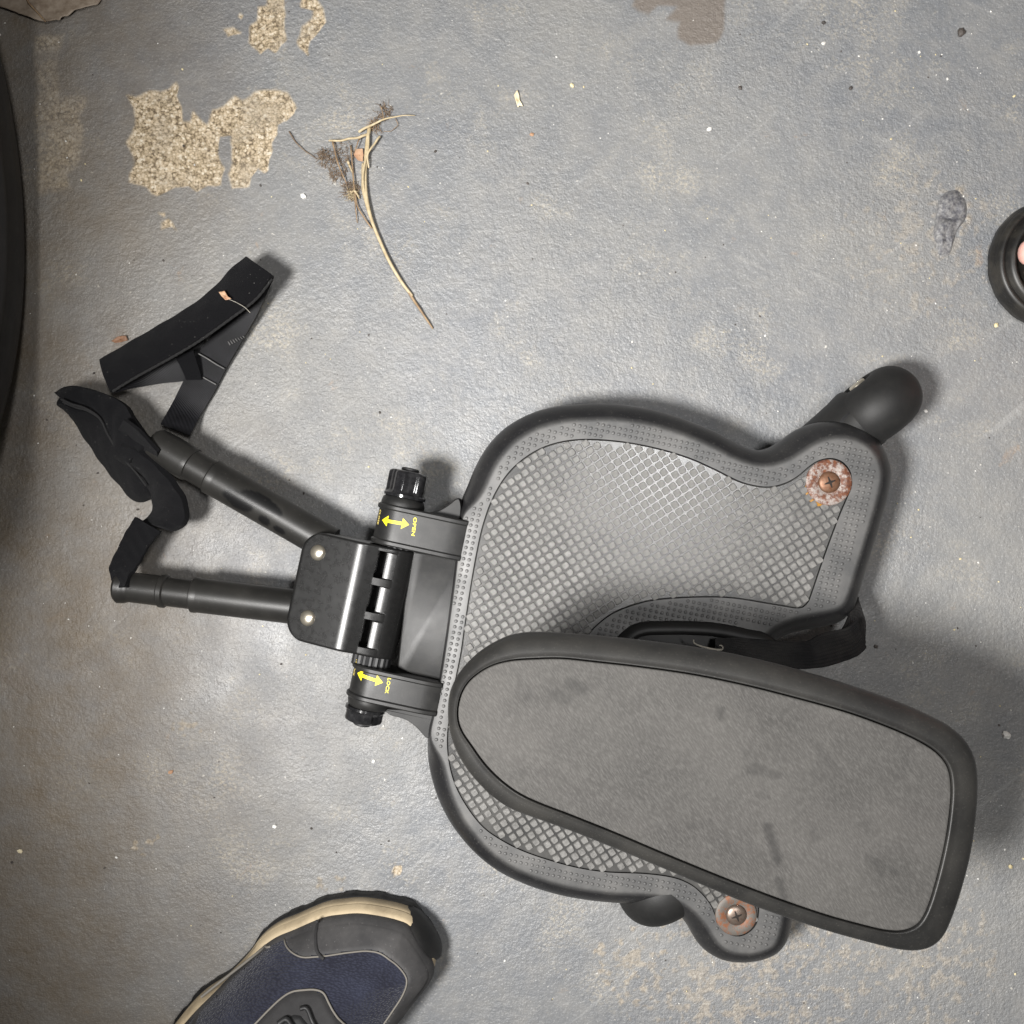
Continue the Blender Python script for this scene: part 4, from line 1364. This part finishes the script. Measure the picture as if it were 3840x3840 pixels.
side_w = 1 - 1.15 * sstep(0.35, 0.8, tb[:, 1] * 0.80 + -tb[:, 0] * -0.60)        # the outer side tucks the sole under the upper
for _ in range(8): side_w = 0.5 * side_w + 0.25 * (np.roll(side_w, 1) + np.roll(side_w, -1))
pz = np.array(W(862, 3655, .034)[:2])
side_w = side_w * (1 - 0.95 * np.exp(-(np.hypot(*(base - pz).T) / 0.026) ** 4))
for _ in range(6): side_w = 0.5 * side_w + 0.25 * (np.roll(side_w, 1) + np.roll(side_w, -1))
lug = np.array([0.0018 if (i // 4) % 2 else 0.0 for i in range(NSH)])
v, f = loft([ring3(inset(base, -(0.004 + lug * 0.2) * side_w, 0), 0.0005), ring3(inset(base, -(0.0064 + lug * 0.6) * side_w, 0), 0.003), ring3(inset(base, -(0.0066 + lug * 0.6) * side_w, 0), 0.0095), ring3(inset(base, -0.0055 * side_w), 0.012), ring3(base, 0.012)], True, True)
o = obj("outsole", v, f, mat_rubber, shoe); sharp(o, 40)
v, f = loft([ring3(inset(base, -0.005 * side_w), 0.0118), ring3(inset(base, -0.0056 * side_w, 1), 0.0155), ring3(inset(base, -0.0058 * side_w, 1), 0.022), ring3(inset(base, -0.0052 * side_w, 1), 0.0255), ring3(inset(base, -0.0045 * side_w, 1), 0.0262), ring3(inset(base, -0.0052 * side_w, 1), 0.027), ring3(inset(base, -0.0035 * side_w, 1), 0.0325), ring3(inset(base, -0.0015 * side_w, 1), 0.0345), ring3(inset(base, 0.002, 1), 0.035)], True, True)
o = obj("midsole", v, f, mat_midsole, shoe); sharp(o, 40)
# rubber bumper round the toe
toe_a = np.array(W(*ZS([(1470, 330)])[0], 0.03)[:2]); toe_b = np.array(W(*ZS([(1760, 770)])[0], 0.03)[:2])
ia = int(np.argmin(np.hypot(*(base - toe_a).T))); ib = int(np.argmin(np.hypot(*(base - toe_b).T)))
n_seg = (ia - ib) % NSH
if n_seg > NSH / 2: ia, ib = ib, ia; n_seg = (ia - ib) % NSH
sel = [(ib + k) % NSH for k in range(n_seg + 1)]
fade = np.sin(np.linspace(0, math.pi, len(sel))) ** 0.5
rows = []
for d_, z_ in ((0.0070, 0.008), (0.0098, 0.012), (0.0100, 0.024), (0.0080, 0.034), (0.0035, 0.041), (0.0005, 0.043), (0.0, 0.036)):
    Q = inset(base, -d_, 1)[sel] * fade[:, None] + inset(base, -0.25 * d_, 1)[sel] * (1 - fade[:, None])
    rows.append(np.column_stack([Q, np.minimum(z_, 0.012 + (z_ - 0.012) * fade) if z_ > 0.012 else np.full(len(sel), z_)]))
v, f = loft(rows, False, False, closed=False)
o = obj("toe_bumper", v, f, mat_rubber, shoe, recalc=True); sharp(o, 50)

# upper: domed shell over the outline
tdir = np.array([0.72, 0.69]); tdir /= np.linalg.norm(tdir)
toe_pt = np.array(W(1640, 3560, 0.03)[:2])
def dome(Xq, Yq):
    d = pdist(base[::2], Xq, Yq)
    s = (toe_pt - np.stack([Xq, Yq], -1)) @ tdir            # metres back from the toe
    hm = 0.040 + 0.034 * sstep(0.02, 0.13, s) + 0.02 * sstep(0.13, 0.2, s)
    w_ = 0.050
    q = np.clip(d / w_, 0, 1)
    return 0.033 + hm * np.sqrt(np.clip(1 - (1 - q) ** 2, 0, 1)) * (0.75 + 0.25 * q)
gs = 0.0011
def shell(name, poly, lift, mat, parent, cut=None, thick=True):
    lo = poly.min(0); hi = poly.max(0)
    gx = np.arange(lo[0], hi[0] + gs, gs); gy = np.arange(lo[1], hi[1] + gs, gs)
    XX, YY = np.meshgrid(gx, gy)
    ins = pip(poly, XX, YY)
    if cut is not None: ins &= ~pip(cut, XX, YY)
    nearb = pip(base, XX, YY)
    ins &= nearb
    dd = pdist(poly, XX, YY)
    if cut is not None: dd = np.minimum(dd, pdist(cut, XX, YY))
    ZZ = dome(XX, YY) + lift * sstep(0, 0.003, dd)
    idx = -np.ones(XX.shape, int)
    cell = ins[:-1, :-1] & ins[1:, :-1] & ins[:-1, 1:] & ins[1:, 1:]
    use = np.zeros_like(ins)
    use[:-1, :-1] |= cell; use[1:, :-1] |= cell; use[:-1, 1:] |= cell; use[1:, 1:] |= cell
    idx[use] = np.arange(use.sum())
    v = np.column_stack([XX[use], YY[use], ZZ[use]])
    jj, ii = np.nonzero(cell)
    f = np.stack([idx[jj, ii], idx[jj, ii + 1], idx[jj + 1, ii + 1], idx[jj + 1, ii]], 1)
    return obj(name, v, f, mat, parent)
upper_poly = inset(base, 0.0004)
o_up = shell("upper", upper_poly, 0.0, mat_navy, shoe)
# rim of the upper down to the midsole
zr = dome(upper_poly[:, 0], upper_poly[:, 1])
v, f = loft([ring3(inset(base, -0.0005), 0.030), ring3(inset(base, -0.0006), 0.036), ring3(inset(base, 0.0006), 0.042), ring3(inset(base, 0.003), 0.046)], False, False)
obj("upper_foxing", v, f, mat_cap, shoe)
nav = ZS([(150,640),(280,585),(400,655),(550,690),(700,680),(870,665),(1000,655),(1150,655),(1280,685),(1400,770),(1490,880),(1505,960),(1460,1080),(1380,1200),(1300,1310),(1150,1500),(900,1800),(-200,1800),(-400,1000)])
nav_w = smooth_closed(wxy(nav, 0.062), 200)
capp = np.array([base[i] for i in range(NSH)])
capp = inset(capp, 0.0006)
capmask = ZS([(240,560),(500,350),(1000,200),(1500,250),(1900,700),(1900,1000),(1560,1304),(1400,1400),(1250,1600),(0,1600),(0,900)])
shell("toe_cap", ccw(capp), 0.0014, mat_cap, shoe, cut=nav_w)
# piping along the edge of the toe cap
def on_dome(pts, zg, lift, n):
    Q = resample(smooth_open(wxy(pts, zg), n), n, False)
    z = dome(Q[:, 0], Q[:, 1]) + lift
    return np.column_stack([Q, z])
pl = on_dome(ZS([(285,585),(400,655),(550,690),(700,680),(870,665),(1000,655),(1150,655),(1280,685),(1400,770),(1490,880),(1505,960),(1460,1080),(1380,1200),(1300,1310)]), 0.062, 0.0006, 120)
ok = pip(base, pl[:, 0], pl[:, 1])
v, f = tube_path(pl[ok], 0.0007, 8)
obj("piping", v, f, mat_piping, shoe)
pl = on_dome(ZS([(-250,900),(-100,800),(40,715),(150,650),(285,585)]), 0.040, 0.0004, 60)
v, f = tube_path(pl, 0.0011, 8)
obj("piping", v, f, mat_piping, shoe)
lacep = wxy(ZS([(20,1330),(150,1230),(300,1090),(400,1010),(490,968),(600,955),(700,955),(775,980),(830,1050),(900,1150),(990,1265),(960,1285),(760,1340),(600,1600),(-200,1700)]), 0.075)
shell("lace_panel", lacep, 0.0022, mat_lace, shoe)
pl = on_dome(ZS([(20,1330),(150,1230),(300,1090),(400,1010),(490,968),(600,955),(700,955),(775,980),(830,1050),(900,1150),(990,1265)]), 0.075, 0.0012, 90)
v, f = tube_path(pl, 0.0008, 8); obj("piping", v, f, mat_piping, shoe)
tg = wxy(ZS([(430,1150),(520,1100),(600,1110),(680,1180),(760,1300),(700,1400),(300,1400),(330,1280)]), 0.078)
shell("tongue", tg, 0.0034, mat_black, shoe)
pl = on_dome(ZS([(380,1300),(430,1250),(475,1205)]), 0.080, 0.006, 12); v, f = tube_path(pl, 0.0009, 8); obj("lace", v, f, mat_piping, shoe)
pl = on_dome(ZS([(400,1180),(470,1150),(540,1210),(570,1230)]), 0.080, 0.005, 20); v, f = tube_path(pl, 0.0022, 8); obj("lace", v, f, mat_black, shoe)
pl = on_dome(ZS([(580,1080),(640,1080),(700,1170),(760,1270),(790,1320)]), 0.078, 0.004, 30); v, f = tube_path(pl, 0.0018, 8); obj("lace", v, f, mat_black, shoe)
# seams in the toe cap
pl = on_dome(ZS([(690,385),(690,470),(720,560),(760,600),(800,620)]), 0.048, 0.0012, 30); v, f = tube_path(pl, 0.0014, 8); obj("seam", v, f, mat_lace, shoe)
# the trouser leg above the shoe, outside the frame
ank = toe_pt - tdir * 0.205
rings = []
th = np.linspace(0, 2 * math.pi, 32, endpoint=False)
for z_, r_ in ((0.055, 0.050), (0.075, 0.062), (0.12, 0.066), (0.22, 0.068), (0.36, 0.078), (0.50, 0.085), (0.62, 0.088), (0.63, 0.07)):
    c = ank - np.array([0.02, 0.10]) * (z_ / 0.6)
    rings.append(np.column_stack([c[0] + r_ * np.cos(th) * (1 + .04 * np.sin(3 * th + 9 * z_)), c[1] + r_ * np.sin(th), np.full(32, z_)]))
v, f = loft(rings); obj("trouser_leg", v, f, mat_cloth, shoe, recalc=True)

# ------------------------------------------------------------------ sandal and bare foot at the right edge
scx, scy = W(3962, 985, 0.01)[:2]
def sandal_outline(n=200):
    pts = []
    r = 0.0545
    for a in np.linspace(90, 270, 60):
        pts.append((scx + r * math.cos(R(a)), scy + r * math.sin(R(a)) * 1.0))
    for t in np.linspace(0.05, 1, 20):
        pts.append((scx + 0.19 * t, scy - r + 0.010 * math.sin(t * 3.0) + 0.012 * t))
    cx2 = scx + 0.19
    for a in np.linspace(-80, 80, 20):
        pts.append((cx2 + 0.042 * math.cos(R(a)), scy + 0.042 * math.sin(R(a))))
    for t in np.linspace(1, 0.05, 20):
        pts.append((scx + 0.19 * t, scy + r - 0.012 * t))
    return ccw(resample(np.array(pts), n, True))
SO = sandal_outline()
sandal = empty("sandal", (scx, scy, 0))
tag(sandal, "black rubber sandal with grooved rim under a bare toe at the right edge", "sandal")
lugs = np.array([0.0003 if (i // 3) % 2 else 0 for i in range(200)])
v, f = loft([ring3(inset(SO, .002), .0005), ring3(inset(SO, -lugs), .003), ring3(inset(SO, .0002 - lugs), .009), ring3(inset(SO, .0016), .0125)], True, True)
o = obj("outsole", v, f, mat_sandal, sandal); sharp(o, 50)
v, f = loft([ring3(inset(SO, .0018), .0120), ring3(inset(SO, .0020), .0150), ring3(inset(SO, .0040), .0185), ring3(inset(SO, .0062), .0188), ring3(inset(SO, .0078), .0165), ring3(inset(SO, .0092), .0160),
             ring3(inset(SO, .0110), .0195), ring3(inset(SO, .0135), .0215), ring3(inset(SO, .0152), .0212), ring3(inset(SO, .0172), .0180), ring3(inset(SO, .0195), .0160), ring3(inset(SO, .024), .0152)], False, True)
o = obj("footbed", v, f, mat_sandal, sandal); sharp(o, 70)
# foot: one continuous surface grown over the bones of the toes, foot and lower leg
def bare_foot():
    bx, by = scx - 0.0545 + 0.0028, scy - 0.019
    J = []; E = []; Rr = []
    def add(p, r, parent=None):
        J.append(p); Rr.append(r)
        if parent is not None: E.append((parent, len(J) - 1))
        return len(J) - 1
    heel = add((bx + 0.205, by, 0.045), (0.030, 0.033))
    mid = add((bx + 0.13, by + 0.002, 0.043), (0.030, 0.024), heel)
    ball = add((bx + 0.072, by, 0.032), (0.034, 0.017), mid)
    ank_ = add((bx + 0.195, by, 0.085), (0.030, 0.032), heel)
    shin = add((bx + 0.205, by, 0.20), (0.038, 0.042), ank_)
    knee = add((bx + 0.21, by, 0.42), (0.052, 0.052), shin)
    toes = ((0.022, 0.0, 0.0125), (0.007, 0.006, 0.0082), (-0.005, 0.013, 0.0074), (-0.015, 0.021, 0.0070), (-0.024, 0.030, 0.0066))
    for dy, back, r in toes:
        a = add((bx + 0.048 + back, by + dy, 0.030), (r * 1.1, r * 1.05), ball)
        b = add((bx + 0.026 + back, by + dy * 1.05, 0.029), (r, r), a)
        add((bx + 0.010 + back, by + dy * 1.05, 0.027), (r * 0.9, r * 0.85), b)
    me = bpy.data.meshes.new("person")
    me.from_pydata(J, E, [])
    o = bpy.data.objects.new("person", me)
    COL.objects.link(o)
    me.materials.append(mat_skin)
    sk = o.modifiers.new("skin", 'SKIN')
    for i, r in enumerate(Rr):
        me.skin_vertices[0].data[i].radius = r
    me.skin_vertices[0].data[0].use_root = True
    sk.use_smooth_shade = True
    sb = o.modifiers.new("sub", 'SUBSURF'); sb.levels = 2; sb.render_levels = 2
    tag(o, "bare foot whose pink toe tip shows over the sandal at the right edge", "person")
bare_foot()

# ------------------------------------------------------------------ parked car wheel at the left edge
car = empty("car", (-0.52, W(0, 965, 0)[1], 0))
tag(car, "parked car of which only a black tyre shows at the left edge", "car")
cyy = W(0, 965, 0)[1]; Rt = 0.30
xo = W(84, 965, 0.03)[0]
pr = [(0.0, 0.20), (-0.006, 0.205), (-0.004, 0.215), (0.004, 0.235), (0.0075, 0.238), (0.0080, 0.243), (0.0055, 0.247), (0.008, 0.258), (0.006, 0.272), (0.001, 0.284), (-0.008, 0.2925), (-0.022, 0.298), (-0.06, Rt), (-0.15, 0.298), (-0.17, 0.29), (-0.185, 0.26), (-0.18, 0.20)]
v, f = lathe((xo - 0.006, cyy, Rt), (1, 0, 0), pr, 120, cap0=False, cap1=False)
o = obj("tyre", v, f, mat_tyre, car, recalc=True); sharp(o, 50)
v, f = lathe((xo - 0.03, cyy, Rt), (1, 0, 0), [(-0.12, 0.20), (0.01, 0.205), (0.022, 0.2), (0.018, 0.185), (-0.02, 0.17), (-0.03, 0.05), (-0.01, 0.045), (-0.005, 0.03)], 60)
o = obj("wheel_rim", v, f, mat_alloy, car, recalc=True); sharp(o, 40)
# body side with a wheel arch
mb = MB()
sect = [(0.185, -0.440), (0.20, -0.405), (0.24, -0.388), (0.30, -0.382), (0.40, -0.384), (0.50, -0.386), (0.60, -0.388), (0.70, -0.391), (0.80, -0.394), (0.85, -0.405), (0.88, -0.47), (0.90, -0.62)]
ysb = np.linspace(cyy - 0.44, cyy + 1.1, 97)
G = np.zeros((len(ysb), len(sect), 3))
for i, yy in enumerate(ysb):
    arch = 0.335; dy = abs(yy - cyy)
    zmin = 0.0 if dy > arch else Rt + math.sqrt(arch ** 2 - dy ** 2) * 0.98
    for j, (z_, x_) in enumerate(sect):
        zc_ = max(z_, min(zmin, 0.64 + 0.002 * j))
        xx = np.interp(zc_, [s[0] for s in sect], [s[1] for s in sect])
        G[i, j] = (xx - 0.10 * sstep(cyy - 0.16, cyy - 0.44, yy) ** 2, yy, zc_)
idx = np.arange(G.shape[0] * G.shape[1]).reshape(G.shape[:2])
f = [(idx[i, j], idx[i + 1, j], idx[i + 1, j + 1], idx[i, j + 1]) for i in range(idx.shape[0] - 1) for j in range(idx.shape[1] - 1)]
o = obj("body_side", G.reshape(-1, 3), f, mat_car, car)
sol = o.modifiers.new("thickness", 'SOLIDIFY'); sol.thickness = 0.004; sol.offset = -1

# ------------------------------------------------------------------ litter on the floor
def fan_leaf(name, px, z0, mat, curl, seed, zoff=0.0):
    P = ccw(resample(wxy(px, 0.002), 140, True))
    rr = np.random.default_rng(seed)
    n = fnoise(P[:, 0], P[:, 1], 0.004, seed, 2)
    P = P + 0.0006 * n[:, None]
    c = P.mean(0)
    rings = []
    for s in (1.0, 0.93, 0.8, 0.62, 0.42, 0.2, 0.03):
        Q = c + (P - c) * s
        z = z0 + curl * s ** 2 * (0.5 + 0.7 * fnoise(Q[:, 0], Q[:, 1], 0.02, seed + 3, 2)) + 0.0008 * fnoise(Q[:, 0], Q[:, 1], 0.006, seed + 5, 2)
        rings.append(ring3(Q, np.maximum(z, 0.0006)))
    low = [q - np.array([0, 0, 0.0005]) for q in rings[::-1]]
    v, f = loft(rings + low[::1], False, False)
    n_ = len(P); k = len(rings)
    m_ = len(rings) + len(low)
    for i in range(n_):
        j = (i + 1) % n_
        f.append(((m_ - 1) * n_ + i, (m_ - 1) * n_ + j, j, i))
    return v, f

leaf = empty("dead_leaf", tuple(W(150, -20, 0)))
tag(leaf, "flat grey brown dead leaf with a dark vein in the top left corner", "leaf")
ZL = Z(0.2329, 0, 0)
lf = ZL([(-220,40),(0,130),(150,180),(450,280),(600,340),(790,380),(890,372),(960,350),(1000,365),(1022,312),(1150,272),(1230,195),(1430,140),(1590,82),(1640,20),(1640,-120),(1500,-330),(1200,-500),(800,-560),(300,-420),(-100,-180)])
v, f = fan_leaf("blade", lf, 0.0035, mat_leaf, 0.0035, 21)
obj("blade", v, f, mat_leaf, leaf, recalc=True)
vp = smooth_open([W(*p, 0.0060) for p in ZL([(380,-200),(440,0),(520,110),(640,240),(740,355)])], 40)
vp[:, 2] = 0.0066
v, f = tube_path(vp, np.linspace(.0010, .0005, 40), 6); obj("vein", v, f, mat_straw_dk, leaf)

# dried grass stalk
stalk = empty("dried_grass_stalk", tuple(W(1380, 700, 0)))
tag(stalk, "curved dry straw stalk with brown seed fluff lying on the bare floor", "dry stalk")
def twig(name, pts, r0, r1, mat, zs=0.004, parent=stalk, n=50):
    Q = smooth_open([W(*p, zs) for p in ZG(pts)], n)
    t = np.linspace(0, 1, n)
    Q[:, 2] = r0 + 0.0005 + zs * (0.4 + 0.5 * np.sin(t * 3.1)) + 0.0006 * np.sin(t * 17)
    v, f = tube_path(Q, r0 + (r1 - r0) * t, 8)
    return obj(name, v, f, mat, parent)
twig("stem", [(785,255),(765,400),(752,600),(762,780),(800,960),(862,1120),(940,1290),(1030,1440),(1110,1545)], .0016, .0013, mat_straw, .004)
twig("stem", [(1075,1500),(1130,1590),(1190,1680),(1268,1796)], .0013, .0007, mat_straw_dk, .002)
twig("stem", [(775,260),(772,420),(745,560),(738,700),(775,900),(830,1050)], .0012, .0008, mat_straw, .006)
twig("stem", [(860,320),(800,420),(770,470),(775,560)], .0010, .0007, mat_straw, .007)
twig("side_stem", [(765,305),(700,335),(620,352),(540,362),(470,350)], .0011, .0008, mat_straw, .007)
twig("side_stem", [(500,362),(515,420),(540,520),(570,600),(608,685)], .0008, .0005, mat_straw_dk, .005)
twig("side_stem", [(700,288),(770,255),(880,210),(980,180),(1130,160)], .0012, .0003, mat_straw, .006)
twig("side_stem", [(640,395),(655,560),(668,700),(690,850),(745,950),(800,1025)], .0007, .0006, mat_straw_dk, .004)
twig("side_stem", [(730,530),(730,720),(760,860),(795,960)], .0007, .0005, mat_straw, .004)
twig("side_stem", [(672,800),(680,880),(690,985)], .0006, .0003, mat_straw_dk, .003)
twig("side_stem", [(720,310),(695,380),(670,440)], .0007, .0004, mat_straw_dk, .006)
twig("side_stem", [(620,520),(640,570),(655,605)], .0012, .0006, mat_straw, .004)
twig("side_stem", [(640,760),(665,745),(690,770),(705,800)], .0012, .0006, mat_straw, .004)
twig("side_stem", [(870,95),(885,150),(892,200)], .0005, .0004, mat_straw_dk, .005)
twig("side_stem", [(170,290),(220,370),(280,430),(380,500)], .0005, .0003, mat_fluff, .002)
twig("side_stem", [(980,190),(1000,245),(940,290),(890,285)], .0003, .0002, mat_straw_dk, .003)
def fluff(cx, cy, rad, count, mat, name, zmax=0.008, ln=0.006):
    mb = MB()
    c = np.array(W(*ZG([(cx, cy)])[0], 0.002)[:2]); rad = rad * 0.4916 * K * H
    r_ = np.random.default_rng(int(cx * 7 + cy))
    for _ in range(count):
        a = r_.uniform(0, 6.28); q = rad * math.sqrt(r_.random())
        b = np.array([c[0] + q * math.cos(a), c[1] + q * math.sin(a), 0.0008 + zmax * r_.random() * (1 - q / rad * 0.7)])
        d = r_.normal(size=3); d[2] *= 0.4; d /= np.linalg.norm(d)
        e = b + d * ln * r_.uniform(.4, 1); e[2] = max(e[2], 0.0006)
        m_ = (b + e) / 2 + r_.normal(size=3) * ln * 0.15; m_[2] = max(m_[2], 0.0006)
        v, f = tube_path(np.array([b, m_, e]), [.00016, .00018, .0001], 4); mb.add(v, f)
    o = mb.build(name, mat, stalk); tag(o, kind="stuff")
fluff(450, 490, 62, 110, mat_fluff, "seed_fluff")
fluff(640, 735, 66, 120, mat_fluff, "seed_fluff")
fluff(590, 455, 80, 60, mat_fluff, "seed_fluff")
fluff(900, 140, 60, 70, mat_fluff, "seed_fluff", .004)
fluff(830, 240, 45, 60, mat_straw_dk, "seed_fluff", .006)
fluff(655, 770, 40, 80, mat_straw, "seed_fluff", .007)
fluff(540, 590, 70, 90, mat_fluff, "seed_fluff", .004)
for q, sd in (([(668,480),(690,435),(735,430),(745,470),(735,530),(700,520)], 5),):
    v, f = fan_leaf("petal", ZG(q), 0.004, mat_petal, 0.003, sd); obj("petal", v, f, mat_petal, stalk, recalc=True)

# blister of old paint
bl = ccw(smooth_closed(wxy(ZB([(640,310),(720,330),(790,440),(785,590),(700,720),(650,860),(615,965),(520,968),(490,860),(462,760),(478,620),(498,480),(540,370)]), 0.002), 120))
cen = bl.mean(0)
rings = []
for s_ in (1.04, 1.0, 0.93, 0.84, 0.74, 0.62, 0.5, 0.38, 0.26, 0.14, 0.04):
    Q = cen + (bl - cen) * s_
    rings.append(ring3(Q, np.maximum(-0.0004 if s_ > 1 else 0.0002, (0.0030 * (1 - s_ ** 4) ** 0.5 if s_ < 1 else -0.0004) + (0.0032 * fnoise(Q[:, 0], Q[:, 1], 0.0065, 14, 2) * (1 - s_ ** 3) if s_ < 1 else 0))))
v, f = loft(rings, False, True)
o = obj("paint_blister", v, f, mat_blister)
tag(o, "wrinkled dark grey paint blister on the floor left of the sandal", "paint blister")

# bits lying on the board's straps
def scrap(name, label, cat, px, z, mat, thread=None, curl=.002, seed=3):
    c = W(*px[len(px) // 2], z)
    P = ccw(resample(np.array([W(p[0], p[1], z)[:2] for p in px]), 40, True))
    cen = P.mean(0)
    rings = []
    for s in (1, .7, .4, .05):
        Q = cen + (P - cen) * s
        rings.append(ring3(Q, z + curl * s * (0.5 + 0.6 * fnoise(Q[:, 0], Q[:, 1], .003, seed, 2))))
    low = [q - np.array([0, 0, .0005]) for q in rings[::-1]]
    v, f = loft(rings + low, False, False)
    n_ = 40; m_ = 8
    for i in range(n_): f.append(((m_ - 1) * n_ + i, (m_ - 1) * n_ + (i + 1) % n_, (i + 1) % n_, i))
    if thread is None:
        o = obj(name, v, f, mat, None, recalc=True); tag(o, label, cat); return o
    e = empty(name, c); tag(e, label, cat)
    obj("leaf_blade", v, f, mat, e, recalc=True)
    Q = smooth_open([W(*p) for p in thread], 30)
    v, f = tube_path(Q, .00025, 5); obj("fibre", v, f, mat_lint, e)
    return e
zb = lambda pts: Z1(pts)
scrap("leaf_scrap", "tiny tan leaf scrap stuck on the black strap near its tip", "leaf scrap",
      zb([(1180,345),(1215,335),(1240,375),(1262,388),(1225,398),(1195,370)]), 0.0470, mat_petal,
      thread=[(p[0], p[1], z) for p, z in zip(zb([(1240,388),(1300,415),(1350,445),(1385,480)]), (.0475,.0475,.0475,.046))])
scrap("leaf_flake", "reddish brown leaf flake on the floor beside the black strap", "leaf flake",
      zb([(470,665),(520,635),(570,630),(580,660),(545,672),(500,680)]), 0.002, mat_brownflake)
scrap("straw_chip", "cream straw chip alone on the open grey floor near the top", "straw chip",
      Z(0.3106, 1700, 300)([(770,125),(795,185),(800,250),(842,325),(800,310),(780,340),(765,300),(740,215),(735,180)]), 0.0018, mat_cream)
# lint twig caught beside the seat
lint = empty("dry_fibre", W(2660, 2425, .095))
tag(lint, "pale dry fibre caught between the black seat rim and ribbed webbing", "fibre")
q = smooth_open([W(*p) for p in [(p[0], p[1], z) for p, z in zip(Z(0.4658, 2400, 2250)([(430,320),(440,350),(500,375),(560,390),(620,400),(660,400)]), (.108,.108,.109,.109,.109,.109))]], 30)
v, f = tube_path(q, np.linspace(.0005, .0008, 30), 6); obj("strand", v, f, mat_lint, lint)
q = smooth_open([W(*p) for p in [(p[0], p[1], z) for p, z in zip(Z(0.4658, 2400, 2250)([(660,402),(668,385),(655,368),(640,365)]), (.109,.109,.109,.109))]], 12)
v, f = tube_path(q, .0005, 6); obj("strand", v, f, mat_lint, lint)

# individual stones and grit
stones = [
    (3605, 120, .0042, mat_stone_d, "angular dark stone near the top right corner"),
    (1137, 735, .0030, mat_stone_w, "white stone chip on the floor left of the dry stalk"),
    (2660, 484, .0027, mat_stone_w, "pale triangular stone chip on the open upper floor"),
    (3774, 2757, .0040, mat_stone_w, "white stone on the floor at the right edge beside the seat"),
    (3789, 3249, .0024, mat_stone_y, "yellowish stone at the right edge below the white stone"),
    (1994, 505, .0022, mat_petal, "tiny orange crumb on the floor right of the straw chip"),
    (3088, 163, .0022, mat_stone_w, "small white stone chip near the top edge right of the stain"),
    (2776, 330, .0024, mat_stone_d, "dark grain on the upper floor below the brown stain"),
    (3090, 85, .0022, mat_stone_d, "grey pebble by the top edge, left of the angular stone"),
    (3190, 330, .0024, mat_stone_d, "dark round grain on the floor above the paint blister"),
    (3735, 1220, .0026, mat_stone_y, "yellow stone chip on the floor just below the sandal"),
    (3285, 2425, .0022, mat_stone_d, "black crumb in the shadow right of the ribbed webbing"),
    (1400, 2855, .0020, mat_stone_w, "pale grain on the floor below the lower knob"),
    (1030, 3100, .0022, mat_stone_w, "white grain on the floor above the shoe"),
    (640, 2895, .0026, mat_petal, "orange brown grain on the dim floor at lower left"),
    (75, 3192, .0026, mat_cream, "cream grain near the left edge, lower part of the floor"),
]
for (px, py, r, mt, lb) in stones:
    c = W(px, py, r * 0.4)
    v, f = icoish((c[0], c[1], r * 0.38), r, px, (1, 0.78, 0.6), 2 if r > .0035 else 1)
    o = obj("stone", v, f, mt, None, smooth=False)
    tag(o, lb, "stone", "loose stones and crumbs on the floor")

def grit(name, n, mats_r, seed, dens=None):
    r_ = np.random.default_rng(seed)
    mb = MB(); k = 0
    while k < n:
        px, py = r_.uniform(-20, 3860, 2)
        if dens is not None and r_.random() > dens(px, py): continue
        c = W(px, py, 0)
        if pip(deck, np.array([c[0]]), np.array([c[1]]))[0]: continue
        rad = mats_r * r_.lognormal(0, .35)
        v, f = icoish((c[0], c[1], rad * .35), rad, int(r_.integers(1e6)), (1, .75, .6), 1)
        mb.add(v, f); k += 1
    return mb
d1 = lambda x, y: 0.35 + 0.65 * (x > 2400 and y > 2600) + 0.4 * (x > 3200)
o = grit("grit", 260, .00070, 5, d1).build("grit", mat_stone_w, None, False); tag(o, kind="stuff")
o = grit("grit", 110, .00075, 6, d1).build("grit", mat_stone_y, None, False); tag(o, kind="stuff")
o = grit("grit", 120, .00080, 8).build("grit", mat_stone_d, None, False); tag(o, kind="stuff")

bpy.context.view_layer.update()
